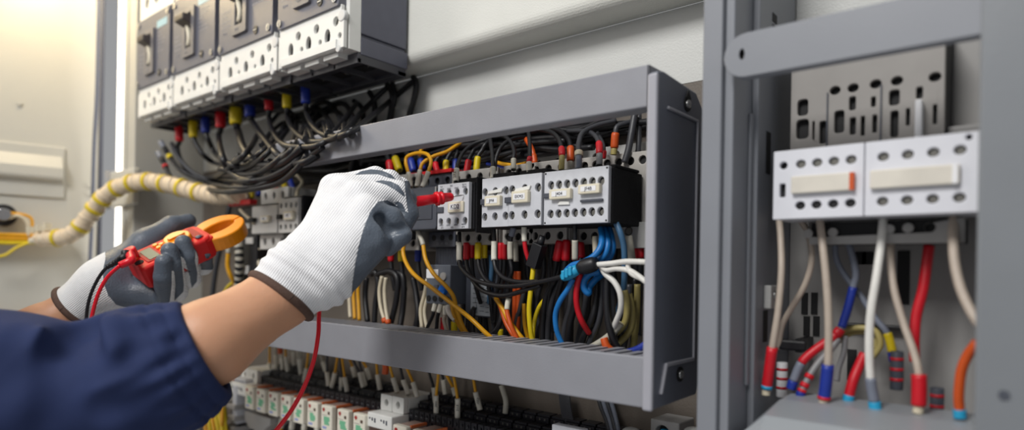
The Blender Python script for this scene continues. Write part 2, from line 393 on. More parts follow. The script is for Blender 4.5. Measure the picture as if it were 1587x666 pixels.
for z, yy in ((-0.098, 0.600), (0.171, 0.606)):
    MB().cyl((xr-0.004, yy, z), (xr+0.0012, yy, z), 0.0075, n=18).build('screw_recess', M_hole, ec)
    b = MB(); b.cyl((xr, yy, z), (xr+0.003, yy, z), 0.0045, 0.004, n=14); b.box(xr+0.003, xr+0.0036, yy-0.0035, yy+0.0035, z-0.0006, z+0.0006); b.build('screw', M_steel, ec)
b = MB(); b.add([(xr+0.0005, 0.600, 0.1765), (xr+0.0005, 0.612, 0.1765), (xr+0.0005, 0.606, 0.185), (xr+0.002, 0.600, 0.1765), (xr+0.002, 0.612, 0.1765), (xr+0.002, 0.606, 0.185)], [(3, 4, 5), (0, 1, 4, 3), (1, 2, 5, 4), (2, 0, 3, 5)])
b.build('arrow_notch', M_hole, ec)
b = MB(); b.box(XE1+0.002, xr-0.001, 0.650, 0.708, -0.112, 0.158); b.build('rear_seal', mat('dark_seal', (44, 46, 52), 0.6), ec, bev=0.002)
# ------------------------------------------------------------------ right-hand cabinet
cb = thing('control_cabinet', 'blurred grey control cabinet nearest the camera with a header bar across its open front', 'cabinet')
YC2 = 0.55; XL = -0.2085
b = MB(); b.box(-0.240, -0.222, YC2, Y_WALL-0.002, -0.35, 0.5); b.box(-0.222, -0.2135, YC2+0.006, 0.705, -0.35, 0.5); b.box(-0.2135, -0.2105, 0.592, 0.600, -0.10, 0.15); b.box(-0.2135, -0.207, 0.60, 0.705, -0.35, 0.5)
post = b.build('side_wall', M_cab, cb, bev=0.003, seg=3)
for z0, z1, y in ((0.232, 0.243, 0.64), (0.246, 0.254, 0.64), (0.098, 0.138, 0.628), (-0.062, -0.032, 0.628)):
    MB().box(-0.2075, -0.2064, y-0.006, y+0.006, z0, z1).build('slot', M_hole, post)
b = MB(); b.box(-0.2068, -0.200, 0.622, 0.650, -0.030, -0.008); bk = b.build('bracket', M_plate2, cb, bev=0.001)
b = MB(); b.cyl((-0.2002, 0.634, -0.018), (-0.1985, 0.634, -0.018), 0.005, n=14); b.build('screw', M_steel, bk)
# header bar with a rounded end
out = []
hc = at(1163, 92, YC2); rz = 0.0185
for i in range(13):
    a = math.radians(90 + 180*i/12); out.append((hc[0] + rz*math.cos(a), 0.1855 + rz*math.sin(a)))
out += [(0.32, 0.1855-rz), (0.32, 0.1855+rz)]
b = MB(); b.prism(out, YC2-0.012, YC2, holes=[circ(hc[0]-0.003, 0.1865, 0.0022, 10, 0.0045)], hole_mi=1)
b.build('header_bar', [M_cab, M_hole], cb, bev=0.0015)
b = MB(); b.box(-0.0375, 0.33, YC2-0.0135, YC2+0.012, -0.5, 0.7)
pn = b.build('front_panel', mat('cabinet_front', (124, 128, 133), 0.42, 0, 0.03, 18, 0.05, 400), cb, bev=0.002)
c = at(1556, 612, YC2-0.0135); MB().cyl((c[0], YC2-0.0145, c[2]), (c[0], YC2-0.0125, c[2]), 0.0032, n=12).build('screw_plug', M_slate, pn)
b = MB(); b.box(-0.2065, 0.33, 0.700, 0.708, -0.35, 0.252)
bp_ = b.build('back_plate', M_cabi, cb)
for px, py, w_, h_ in ((1247, 470, .006, .022), (1262, 470, .006, .022), (1250, 505, .006, .02), (1265, 505, .006, .02), (1330, 400, .014, .012), (1345, 400, .01, .012), (1330, 510, .02, .008), (1320, 565, .008, .03), (1400, 430, .01, .05)):
    c = at(px, py, 0.699); MB().box(c[0]-w_/2, c[0]+w_/2, 0.6985, 0.7005, c[2]-h_/2, c[2]+h_/2).build('slot', M_hole, bp_)
# sill
b = MB(); x0 = -0.205
sec = [(YC2-0.004, -0.2), (YC2-0.004, -0.130), (YC2+0.008, -0.117), (0.600, -0.109), (0.640, -0.107), (0.640, -0.2)]
n = len(sec); vs = [(x0, y, min(z, -0.138) if z > -0.15 else z) for y, z in sec] + [(x0+0.022, y, z) for y, z in sec] + [(-0.038, y, z) for y, z in sec]
b.add(vs, [(k*n+i, k*n+(i+1) % n, (k+1)*n+(i+1) % n, (k+1)*n+i) for k in range(2) for i in range(n)] + [tuple(range(n)), tuple(range(3*n-1, 2*n-1, -1))])
b.build('sill', mat('cabinet_sill', (148, 153, 158), 0.35, 0, 0.03, 18), cb, bev=0.002)
# ------------------------------------------------------------------ four moulded-case breakers
YB = 0.541
BX = [(-0.763, -0.9345), (-0.9385, -1.1275), (-1.1315, -1.3145), (-1.3185, -1.487)]
ZB0, ZB1, ZB2, ZB3 = 0.303, 0.370, 0.512, 0.60
M_tint = mat('blue_sticker', (150, 190, 205), 0.5, 0, 0)
BL = ['dark grey circuit breaker nearest the camera, its slate side wall in view', 'dark grey circuit breaker second from the bare end of the row, white slider strip showing',
      'dark grey circuit breaker third from the bare end of the row, with tilted black toggle', 'dark grey circuit breaker at the far end of the row beside the bright strip light']
for k, (xa, xb) in enumerate(BX):
    t = thing('circuit_breaker', BL[k], 'circuit breaker', 'circuit breakers in a row on the upper plate')
    w_ = xa - xb; X = lambda f: xb + w_*f
    # rear housing with stepped side
    b = MB(); b.box(xb, xa, 0.571, 0.655, ZB0+0.036, ZB3+0.03); b.box(xb+0.002, xa-0.003, 0.571, 0.655, ZB0+0.031, ZB0+0.036)
    b.box(xb, xa, 0.571, 0.658, ZB0+0.006, ZB0+0.031)
    hs = b.build('housing', M_dark, t, bev=0.0012)
    # underside block with three recesses
    b = MB(); b.box(xb+0.002, xa-0.001, 0.566, 0.656, ZB0, ZB0+0.0085)
    for q in range(4): b.box(X(q/3)-0.003 if q else xb+0.001, X(q/3)+0.003 if q < 3 else xa-0.001, 0.566, 0.656, ZB0-0.006, ZB0+0.001)
    for y0, y1 in ((0.566, 0.572), (0.640, 0.656)): b.box(xb+0.001, xa-0.001, y0, y1, ZB0-0.0065, ZB0+0.001)
    b.build('underside', mat('underside_black', (66, 66, 72), 0.4), t, bev=0.0006)
    for q in range(3):
        xc = X((q+0.5)/3); b = MB(); b.box(xc-0.016, xc+0.018, 0.590, 0.612, ZB0-0.001, ZB0+0.001); b.cyl((xc+0.012, 0.600, ZB0-0.0015), (xc+0.012, 0.600, ZB0+0.001), 0.0035, n=10, mi=1)
        b.build('terminal_clamp', [M_hole, M_steel], t)
    # white terminal cover with its openings
    holes = []
    for q in range(3):
        xc = X(0.20 + 0.28*q)
        holes += [circ(xc + 0.021, 0.352, 0.0068), [(xc+0.0070*math.cos(a)+0.001, 0.334+0.0115*math.sin(a)) for a in [2*math.pi*i/14 for i in range(14)]], circ(xc+0.031, 0.330, 0.0042, 12)]
    out = [(xb+0.001, ZB0+0.009), (xa-0.001, ZB0+0.009), (xa-0.001, 0.3535), (xa-0.007, 0.3535), (xa-0.007, ZB1+0.004), (xb+0.006, ZB1+0.004), (xb+0.006, 0.362), (xb+0.001, 0.362)]
    b = MB(); b.prism(out, YB, YB+0.006, holes, hole_mi=0)
    b.box(xb+0.001, xa-0.0005, YB+0.009, 0.5705, ZB0+0.009, ZB1+0.03)
    for q in range(3):
        xc = X(0.20 + 0.28*q); b.box(xc-0.020, xc+0.016, YB+0.008, 0.571, ZB0+0.002, ZB0+0.0095)
    b.box(xb+0.012, xa-0.016, YB-0.0022, YB+0.002, ZB0+0.010, 0.326)
    tcv = b.build('terminal_cover', M_white, t, bev=0.0008)
    for q in range(3):
        xc = X(0.20 + 0.28*q); MB().box(xc-0.0075, xc+0.0095, YB+0.0062, YB+0.0072, 0.3205, 0.3475).build('opening', M_hole, tcv)
    for bx_, bz_, br_ in ((xa-0.006, 0.357, 0.0085), (xb+0.010, 0.316, 0.0055), (xa-0.013, 0.312, 0.0055)):
        MB().cyl((bx_, YB-0.0012, bz_), (bx_, YB+0.006, bz_), br_, n=16).build('clip_boss', mat('white_shade', (214, 214, 212), 0.4), tcv, bev=0.0015)
    for q in range(3):
        xc = X(0.20 + 0.28*q); c = (xc+0.031, YB+0.004, 0.330)
        b = MB(); b.cyl((c[0], YB+0.0045, c[2]), (c[0], YB+0.006, c[2]), 0.0038, n=10); b.build('cover_screw', M_steel, tcv)
        text(str(2*q+2), (xc+0.001, YB-0.0018, 0.3165), 0.006, M_slate, tcv)
    # dark face plate
    b = MB(); b.prism(rrect(xb+0.004, xa-0.008, ZB1+0.001, ZB2, 0.004, 3), YB-0.004, YB+0.03); fp = b.build('front_cover', M_dark2, t, bev=0.0012)
    for fx, z in ((0.06, ZB1+0.010), (0.90, ZB1+0.012), (0.06, ZB2-0.010), (0.90, ZB2-0.010)):
        b = MB(); b.cyl((X(fx), YB-0.0062, z), (X(fx), YB-0.004, z), 0.0056, 0.0050, n=14); b.box(X(fx)-0.004, X(fx)+0.004, YB-0.0066, YB-0.006, z-0.0006, z+0.0006); b.box(X(fx)-0.0006, X(fx)+0.0006, YB-0.0066, YB-0.006, z-0.004, z+0.004)
        b.build('cover_screw', M_steel, fp)
    b = MB(); b.cyl((X(0.69), YB-0.0052, ZB1+0.017), (X(0.69), YB-0.004, ZB1+0.017), 0.0068, n=16); b.build('dial', M_black, fp)
    b = MB(); b.box(X(0.69)-0.0045, X(0.69)+0.0045, YB-0.006, YB-0.005, ZB1+0.016, ZB1+0.018); b.build('dial_slot', M_steel, fp)
    # toggle frame, recess and handle
    x0, x1, z0, z1 = X(0.30), X(0.56), 0.391, 0.482
    b = MB(); b.prism(rrect(x0, x1, z0, z1, 0.003, 3), YB-0.009, YB-0.0035, [rect(x0+0.012, x1-0.012, z0+0.016, z1-0.010)]); fr = b.build('toggle_frame', mat('toggle_frame', (112, 110, 114), 0.4), t, bev=0.0012)
    MB().box(x0+0.011, x1-0.011, YB-0.0048, YB-0.0042, z0+0.015, z1-0.009).build('recess', M_hole, fr)
    pts = [(x0+w_*0.115 + 0.004*math.sin(i*0.6), YB-0.0065, z0+0.02+i*0.0055) for i in range(10)]
    MB().tube(pts, 0.0042, 8).build('white_strip', M_cream, fr)
    b = MB(); zz = 0.452 if k else 0.446
    hv = [(x0+0.006, YB-0.005, zz-0.006), (x1-0.010, YB-0.005, zz-0.006), (x1-0.010, YB-0.005, zz+0.014), (x0+0.006, YB-0.005, zz+0.014), (x0-0.004, YB-0.022, zz+0.004), (x1-0.016, YB-0.022, zz+0.004), (x1-0.016, YB-0.022, zz+0.016), (x0-0.004, YB-0.022, zz+0.016)]
    b.add(hv, [(0, 1, 2, 3), (4, 5, 6, 7), (0, 1, 5, 4), (1, 2, 6, 5), (2, 3, 7, 6), (3, 0, 4, 7)]); b.build('toggle', mat('toggle_brown', (58, 50, 48), 0.4), t, bev=0.002, seg=3)
    text('OFF', (x0+0.018, YB-0.0095, z0+0.008), 0.006, M_ink2, fr)
    # printed lines on the cover
    b = MB(); rnd = random.Random(5+k)
    for (fx, n_) in ((0.08, 4), (0.62, 6)):
        z = ZB1 + (0.044 if fx < 0.5 else 0.060)
        bl_ = MB() if fx > 0.5 else b
        for j in range(n_):
            xx = X(fx)
            for c in range(rnd.randint(2, 4)):
                l = rnd.uniform(0.004, 0.010); bl_.box(xx, xx+l, YB-0.0042, YB-0.0039, z, z+0.0014); xx += l+0.0022
            z += 0.0085 if fx < 0.5 else 0.0075
        if fx > 0.5: bl_.build('print', M_ink2, fp)
    b.build('print', M_ink2, fp)
    b = MB(); b.box(X(0.60), X(0.88), YB-0.0043, YB-0.0039, 0.478, 0.492); b.build('sticker', M_tint, fp)
    text('TM-D', (X(0.10), YB-0.0042, ZB1+0.033), 0.006, M_ink2, fp, align='LEFT')
    # upper terminal cover
    holes = [circ(X(0.22+0.28*q), 0.545, 0.011) for q in range(3)] + [circ(X(0.22+0.28*q), 0.575, 0.009) for q in range(3)]
    b = MB(); b.prism(rect(xb+0.004, xa-0.002, ZB2+0.002, ZB3), YB, YB+0.006, holes); b.box(xb+0.001, xa-0.001, YB+0.012, 0.571, ZB2-0.02, ZB3); b.build('upper_cover', M_white, t, bev=0.001)
# ------------------------------------------------------------------ cables under the breakers
GRP = 'black cables looping under the circuit breakers'
def front(p):
    top = 100 + (1008-p[0])*0.2047; k = (p[1]-top+26)/30.0
    k = max(0.0, min(1.0, k)) if p[0] > 335 else 0.0
    return (p[0], p[1], p[2]*(1-k) + (0.5345-0.010*((p[0]*7+p[1]) % 3)/3)*k)
def drop(px, py0, py1, col, rest, lab, r=0.0044, Y0=0.603):
    """a black cable with a coloured sleeve leaving a breaker's underside"""
    pts = [(px, py0, Y0), (px+1, py1+8, Y0)] + [front(p) for p in rest]
    path = spline([at(*p) for p in pts], 10)
    L = sum(np.linalg.norm(b-a) for a, b in zip(path, path[1:])); sl = np.linalg.norm(at(*pts[1])-at(*pts[0]))/L
    return wire('black', pts, r, lab, 'cable', 'sleeved cables under the circuit breakers', [(0.0, sl, col, 1.75, 'sleeve')], k=10)
drop(473, 126, 153, 'blue', [(476, 178, .605), (490, 201, .62), (515, 212, .65), (545, 204, .675), (575, 181, .69), (605, 156, .70), (645, 122, .703)], 'black cable with slim blue sleeve nearest the bare end of the breaker row')
drop(444, 136, 160, 'yellow', [(446, 184, .605), (456, 203, .62), (478, 218, .645), (506, 218, .67), (535, 203, .688), (562, 172, .70), (600, 135, .703)], 'black cable with slim yellow sleeve between a blue and a red one')
drop(416, 143, 163, 'red', [(417, 186, .605), (424, 206, .62), (440, 224, .64), (470, 228, .665), (500, 222, .68), (525, 196, .69), (553, 160, .70)], 'black cable with slim red sleeve, third from the bare end of the breaker row')
drop(387, 155, 173, 'blue', [(392, 190, .605), (407, 212, .62), (426, 235, .645), (446, 250, .66), (470, 252, .67), (492, 240, .68)], 'thick black cable with wide blue sleeve under the second breaker', 0.0056)
drop(365, 163, 185, 'yellow', [(370, 205, .605), (376, 226, .615), (390, 246, .64), (412, 256, .655), (440, 252, .665), (470, 228, .68)], 'thick black cable with wide yellow sleeve under the third breaker', 0.0066)
drop(341, 173, 190, 'red', [(339, 212, .605), (344, 240, .612), (354, 262, .63), (375, 278, .65), (398, 272, .665), (420, 250, .67)], 'thick black cable with wide red sleeve under the third breaker', 0.0056)
drop(318, 182, 198, 'blue', [(322, 215, .605), (334, 238, .615), (352, 252, .635), (378, 258, .655), (405, 240, .67), (430, 208, .69)], 'black cable with blue sleeve next to the far yellow one', 0.0050)
drop(299, 187, 205, 'yellow', [(303, 222, .605), (315, 240, .615), (335, 253, .635), (362, 252, .655), (385, 232, .67), (402, 205, .69)], 'black cable with yellow sleeve, second from the far end of the row', 0.0050)
drop(277, 195, 211, 'red', [(275, 228, .605), (280, 248, .61), (295, 268, .625), (322, 276, .645), (350, 265, .66), (372, 240, .68)], 'black cable with red sleeve at the far end of the row', 0.0048)
# two loose ends with bare grey lugs
for p, c, lab in (([(249, 220, .585), (259, 236, .588), (270, 252, .592), (284, 266, .60), (312, 278, .625), (350, 284, .65), (385, 270, .665)], 'yellow', 'loose black cable end with a grey lug and a yellow band'),
                  ([(245, 236, .582), (254, 252, .585), (263, 272, .588), (278, 291, .60), (302, 303, .625), (335, 302, .65), (365, 290, .665)], 'red', 'loose black cable end with a grey lug and a thin red band')):
    o = wire('black', p, 0.0046, lab, 'cable', 'loose cable ends below the breakers', [(0.0, 0.075, 'greyblue', 1.25, 'lug'), (0.075, 0.125, 'black', 1.3, 'boot'), (0.17, 0.205 if c == 'yellow' else 0.19, c, 1.4, 'band')])
tube_pts = [(266, 222, .60), (272, 236, .60), (281, 250, .605), (300, 268, .62), (330, 280, .645), (372, 276, .66)]
wire('charcoal', tube_pts, 0.0046, 'black cable with a plain end just behind the two lugged loose ends', 'cable', 'loose cable ends below the breakers')
# plain black loops behind, rising under the plate's lip and dropping behind the rail
loops = [
 [(640, 119, .703), (645, 130, .703), (642, 152, .703), (634, 180, .703), (630, 205, .70)],
 [(608, 128, .703), (612, 150, .703), (607, 176, .703), (603, 205, .70)],
 [(600, 130, .703), (607, 145, .70), (606, 165, .70), (602, 195, .695)],
 [(572, 142, .703), (580, 158, .703), (580, 182, .703), (578, 206, .70)],
 [(548, 156, .70), (560, 166, .70), (563, 184, .70), (560, 210, .69)],
 [(340, 262, .66), (380, 262, .668), (420, 232, .68), (455, 190, .69), (485, 165, .69), (505, 158, .69), (520, 170, .69), (528, 190, .69), (525, 215, .69)],
 [(360, 270, .662), (400, 268, .67), (440, 240, .68), (475, 200, .69), (500, 172, .695), (530, 160, .695), (545, 178, .695), (545, 210, .69)],
 [(380, 250, .66), (410, 232, .67), (440, 200, .68), (465, 178, .69), (490, 168, .695), (506, 180, .695), (510, 205, .69)],
 [(400, 262, .665), (430, 250, .67), (455, 228, .68), (470, 200, .685), (480, 180, .69), (496, 172, .69), (512, 190, .69), (517, 212, .685)],
 [(330, 275, .65), (370, 280, .66), (405, 278, .66), (440, 264, .66), (468, 240, .67), (485, 205, .68), (500, 190, .69), (508, 210, .69)],
 [(320, 282, .645), (355, 290, .655), (395, 288, .66), (430, 275, .66), (470, 250, .665), (500, 228, .68)],
 [(420, 190, .68), (432, 176, .69), (448, 172, .69), (458, 184, .69), (458, 205, .685), (450, 230, .68)],
 [(436, 205, .675), (448, 184, .685), (464, 178, .69), (476, 192, .69), (474, 215, .685)],
 [(452, 232, .66), (470, 205, .67), (492, 182, .68), (515, 172, .69), (530, 180, .69), (534, 205, .685)],
 [(405, 225, .665), (425, 200, .675), (446, 188, .685), (468, 190, .69), (482, 208, .685), (484, 232, .68)],
 [(310, 290, .64), (345, 297, .65), (390, 293, .655), (430, 284, .655), (460, 262, .66), (476, 240, .67)],
]
for i, p in enumerate(loops):
    if 5 <= i: p = [front(q_) for q_ in p]
    wire('black', p, 0.0042 if i % 3 else 0.0047, 'plain black cable in the tangle of loops between the breakers and the grey rail', 'cable', GRP)
# ------------------------------------------------------------------ contactors and relays inside the enclosure
YC = 0.59
def screw_at(x, y, z, r, parent, name='terminal_screw', m_=None):
    b = MB(); b.cyl((x, y, z), (x, y+0.003, z), r, n=10); b.box(x-r*0.8, x+r*0.8, y-0.0003, y+0.0002, z-r*0.16, z+r*0.16)
    return b.build(name, m_ or M_screw, parent)
M_screw = mat('screw_dull', (120, 118, 112), 0.4, 0.6, 0.05, 200)
def label_holder(x0, x1, z0, z1, y, s, parent, size):
    dd = 0.0035 if s == 'KD2' else 0.006
    b = MB(); b.box(x0, x1, y-dd, y, z0, z1); lh = b.build('label_holder', M_cream, parent, bev=0.0012)
    b = MB(); b.box(x0+(x1-x0)*0.14, x1-(x1-x0)*0.16, y-dd-0.0004, y-dd+0.0002, z0+(z1-z0)*0.26, z1-(z1-z0)*0.22); b.build('label', M_paper, lh)
    if s: text(s, ((x0+x1)/2, y-dd-0.0006, (z0+z1)/2), size, M_ink, lh)
    return lh
def aux_face(t, x0, x1, z0, z1, y, n, facem=None, rows=(0.80, 0.17), hr=0.0042):
    """front plate with two rows of real screw holes"""
    holes = []; w_ = x1-x0; h_ = z1-z0
    for rz in rows:
        for i in range(n): holes.append(circ(x0 + w_*(0.11 + 0.78*i/(n-1)), z0 + h_*rz, hr, 12, hr*1.15))
    b = MB(); b.prism(rect(x0, x1, z0, z1), y, y+0.006, holes)
    f = b.build('face_plate', facem or M_lgrey, t, bev=0.0006)
    MB().box(x0+0.001, x1-0.001, y+0.0062, y+0.0075, z0+0.001, z1-0.001).build('recess', M_hole, f)
    for rz in rows:
        for i in range(n): screw_at(x0 + w_*(0.11 + 0.78*i/(n-1)) + 0.0008, y+0.0035, z0 + h_*rz - 0.0006, hr*0.72, f)
    return f
def base_block(t, x0, x1, z0, z1, y0, y1, nh, m_):
    holes = []
    for z in (z0+0.010, z1-0.010):
        for i in range(nh): holes.append(circ(x0 + (x1-x0)*(i+0.5)/nh, z, 0.0050, 12))
    b = MB(); b.prism(rect(x0, x1, z0, z1), y0, y0+0.004, holes); b.box(x0, x1, y0+0.006, y1, z0+0.001, z1-0.001)
    o = b.build('base', m_, t, bev=0.0008)
    MB().box(x0+0.001, x1-0.001, y0+0.0042, y0+0.0058, z0+0.0005, z1-0.0005).build('recess', M_hole, o)
    return o
# --- KD2
t = thing('contactor', 'small white contactor with a KD2 label, touched by the red test probe', 'contactor', 'contactors in the enclosure')
f = aux_face(t, -0.6195, -0.5632, 0.0545, 0.1135, YC, 4)
b = MB(); b.box(-0.6195, -0.5605, YC+0.0078, 0.634, 0.054, 0.114); b.box(-0.5605, -0.5585, YC+0.010, 0.634, 0.050, 0.121)
b.box(-0.606, -0.560, YC+0.015, 0.630, 0.114, 0.121); b.build('body', M_foam, t, bev=0.0015)
label_holder(-0.5975, -0.570, 0.0755, 0.0895, YC, 'KD2', f, 0.0082)
MB().box(-0.6190, -0.6075, YC-0.002, YC, 0.0765, 0.0840).build('slider', M_slate, f, bev=0.0008)
for s, z, xs in (('5L1', .1105, -.6125), ('3L2', .1105, -.5945), ('5L3 4', .1105, -.5715), ('13NO', .1070, -.612), ('21NC', .1070, -.5985), ('31NC', .1070, -.585), ('43NO', .1075, -.571),
                 ('14NO', .0598, -.612), ('22NC', .0598, -.5985), ('32NC', .0598, -.585), ('44NO', .0600, -.571), ('2T1', .0566, -.610), ('4T2', .0566, -.592), ('6T3', .0566, -.572)):
    text(s, (xs, YC-0.0002, z), 0.0031, M_slate, f)
base_block(t, -0.640, -0.556, 0.036, 0.138, 0.636, 0.704, 4, M_beige)
# --- middle pair
PAIR = [(-0.5405, -0.4975, 'JM4', 'first contactor of the middle pair, nearer the KD2 contactor, stained face'), (-0.4970, -0.4475, 'EKM3', 'second contactor of the middle pair, dark slider bar in front of its cream label')]
for k, (x0, x1, s, lab) in enumerate(PAIR):
    t = thing('contactor', lab, 'contactor', 'contactors in the enclosure')
    f = aux_face(t, x0, x1, 0.0552, 0.1150, YC-0.001*k, 3 if k == 0 else 3, rows=(0.72, 0.21), hr=0.0045)
    b = MB(); b.box(x0, x1+(0.0005 if k == 0 else 0.003), YC+0.0078, 0.634, 0.0545, 0.1145)
    b.box(x0+0.006, x1-0.002, YC+0.012, 0.632, 0.1145, 0.1225); b.build('body', M_foam, t, bev=0.0015)
    label_holder(x0+0.009, x0+0.034, 0.0800 if k == 0 else 0.0815, 0.0925 if k == 0 else 0.0955, YC-0.001*k, s, f, 0.0052)
    MB().box(x0+(0.0005 if k == 0 else -0.004), x0+0.009, YC-0.004, YC, 0.0825, 0.0895).build('slider', M_slate, f, bev=0.0008)
    b = MB(); b.prism([(x0+0.010, 0.0955), (x0+0.033, 0.0965), (x0+0.035, 0.1015), (x0+0.012, 0.0985)], YC-0.0022-0.001*k, YC-0.0005-0.001*k); b.build('chipped_edge', M_white, f, bev=0.0006)
    base_block(t, x0-0.006, x1+0.002, 0.036, 0.138, 0.637, 0.704, 3, M_beige)
# --- right-hand double
t = thing('contactor', 'wide double contactor beside the end cover with two cream labels and black side', 'contactor', 'contactors in the enclosure')
f = aux_face(t, -0.4445, -0.3595, 0.0548, 0.1152, YC, 7, rows=(0.74, 0.20), hr=0.0043)
b = MB(); b.box(-0.4445, -0.3585, YC+0.0078, 0.662, 0.0545, 0.1148); b.box(-0.430, -0.358, YC+0.012, 0.655, 0.1148, 0.1185); b.build('body', M_foam, t, bev=0.0015)
label_holder(-0.4335, -0.4045, 0.0825, 0.0940, YC, 'J404', f, 0.0052)
label_holder(-0.3945, -0.3670, 0.0860, 0.0965, YC, 'JF4B', f, 0.0052)
MB().box(-0.4440, -0.4340, YC-0.003, YC, 0.0850, 0.0905).build('slider', M_slate, f, bev=0.0008)
MB().box(-0.3935, -0.3650, YC-0.003, YC, 0.0775, 0.0805).build('slider', M_slate, f, bev=0.0008)
for x in (-0.4425, -0.3615):
    for z in (0.0570, 0.1130): MB().cyl((x, YC-0.0004, z), (x, YC+0.001, z), 0.0011, n=10).build('rivet', M_hole, f)
b = MB(); b.prism([(-0.425, 0.0765), (-0.408, 0.0760), (-0.409, 0.0795), (-0.421, 0.0805)], YC-0.002, YC-0.0003); b.build('chipped_edge', M_white, f, bev=0.0006)
base_block(t, -0.447, -0.352, 0.036, 0.142, 0.664, 0.704, 6, M_beige)
b = MB(); b.prism(rect(-0.4, -0.340, 0.030, 0.060), 0.656, 0.660, [circ(-0.3725, 0.050, 0.0052, 14)]); br = b.build('bracket', M_plate2, t, bev=0.0012)
screw_at(-0.3725, 0.6575, 0.050, 0.0042, br, 'screw')
# --- long pale rail behind the contactors
b = MB(); b.prism(rect(-0.64, -0.3, 0.136, 0.158), 0.690, 0.694, [circ(-0.62+0.03*i, 0.147, 0.005, 12) for i in range(11)])
tag(b.build('mounting_rail', M_plate2), 'pale perforated mounting rail above the contactors, behind the cable sleeves', 'rail')
# --- dark block behind the probe, breaker with red cover, overload relay
t = thing('auxiliary_block', 'plain dark slate auxiliary block behind the red probe handle', 'contactor')
b = MB(); b.prism([(-0.700, 0.0565), (-0.634, 0.0565), (-0.632, 0.0600), (-0.632, 0.1110), (-0.634, 0.1145), (-0.700, 0.1145)], 0.600, 0.634); b.build('housing', M_slate, t, bev=0.0012)
b = MB(); b.box(-0.6345, -0.6322, 0.5985, 0.602, 0.088, 0.1135); b.build('corner_edge', M_plate2, t, bev=0.0005)
b = MB(); b.box(-0.690, -0.64, 0.5988, 0.6005, 0.070, 0.100); b.build('inset_panel', mat('slate_panel', (64, 68, 78), 0.45), t, bev=0.0005)
t = thing('motor_breaker', 'grey motor breaker with a red top strip behind the slate block', 'circuit breaker')
base_block(t, -0.728, -0.645, 0.062, 0.139, 0.642, 0.700, 4, M_slate)
b = MB(); b.box(-0.729, -0.644, 0.638, 0.662, 0.1392, 0.1445); b.build('red_strip', mat('red_strip', (200, 34, 38), 0.4), t, bev=0.0008)
t = thing('overload_relay', 'grey overload relay with blue dial hanging below the slate block', 'relay')
b = MB(); b.box(-0.683, -0.630, 0.634, 0.700, 0.034, 0.0555); b.build('terminal_block', M_slate, t, bev=0.001)
for i in range(3): MB().cyl((-0.672+0.017*i, 0.6335, 0.047), (-0.672+0.017*i, 0.636, 0.047), 0.0042, n=12).build('terminal_hole', M_hole, t)
text('2T1  4T2  6T3', (-0.655, 0.6335, 0.0385), 0.0038, M_ink2, t)
b = MB(); b.box(-0.676, -0.634, 0.642, 0.700, 0.009, 0.034)
for i in range(12): b.box(-0.674+0.0033*i, -0.6725+0.0033*i, 0.6405, 0.643, 0.010, 0.033)
b.build('ribbed_neck', M_slate, t)
b = MB(); b.box(-0.680, -0.632, 0.628, 0.700, -0.046, 0.009); hs = b.build('housing', mat('relay_slate', (96, 102, 112), 0.45, 0, 0.05, 60), t, bev=0.0012)
MB().box(-0.679, -0.6555, 0.6272, 0.6285, -0.010, 0.0025).build('label', M_paper, hs)
b = MB(); b.cyl((-0.6445, 0.6255, -0.007), (-0.6445, 0.630, -0.007), 0.0055, n=16); b.build('adjuster', M_cabi, hs)
b = MB(); b.cyl((-0.6435, 0.6225, -0.026), (-0.6435, 0.630, -0.026), 0.0066, 0.007, n=18); b.box(-0.6495, -0.6375, 0.6215, 0.6235, -0.0268, -0.0252); b.build('dial', mat('dial_blue', (20, 110, 210), 0.4), hs, bev=0.0006)
MB().box(-0.662, -0.6545, 0.626, 0.6285, -0.029, -0.019).build('button', M_slate, hs, bev=0.0006)
for i in range(4): MB().cyl((-0.674+0.0125*i, 0.6268, -0.0385), (-0.674+0.0125*i, 0.630, -0.0385), 0.0042, n=12).build('terminal_hole', M_hole, hs)
t = thing('timer_module', 'grey module with a wiring diagram label half hidden behind black wires', 'relay')
b = MB(); b.box(-0.628, -0.570, 0.655, 0.702, -0.062, 0.030); hs = b.build('housing', M_slate, t, bev=0.0015)
p0 = at(722, 398, 0.6545); b = MB(); b.box(-0.617, -0.579, 0.6540, 0.6552, -0.060, -0.010); lb = b.build('diagram_label', mat('label_grey', (170, 176, 182), 0.5), hs)
b = MB()
for i in range(7):
    z = -0.056+0.0065*i; b.box(-0.613, -0.604, 0.6536, 0.6541, z, z+0.0006); b.box(-0.600, -0.592, 0.6536, 0.6541, z+0.002, z+0.0026); b.box(-0.608+0.002*(i % 2), -0.6075+0.002*(i % 2), 0.6536, 0.6541, z, z+0.005); b.box(-0.589, -0.583, 0.6536, 0.6541, z+0.001, z+0.0016)
b.build('diagram_lines', M_ink, lb)
# --- contactor half hidden by the gloved hand
t = thing('contactor', 'pale contactor half hidden behind the knuckles of the white glove', 'contactor')
base_block(t, -0.775, -0.700, 0.030, 0.142, 0.630, 0.704, 3, M_beige)
b = MB(); b.box(-0.770, -0.705, 0.606, 0.630, 0.045, 0.128); b.build('body', M_foam, t, bev=0.0015)
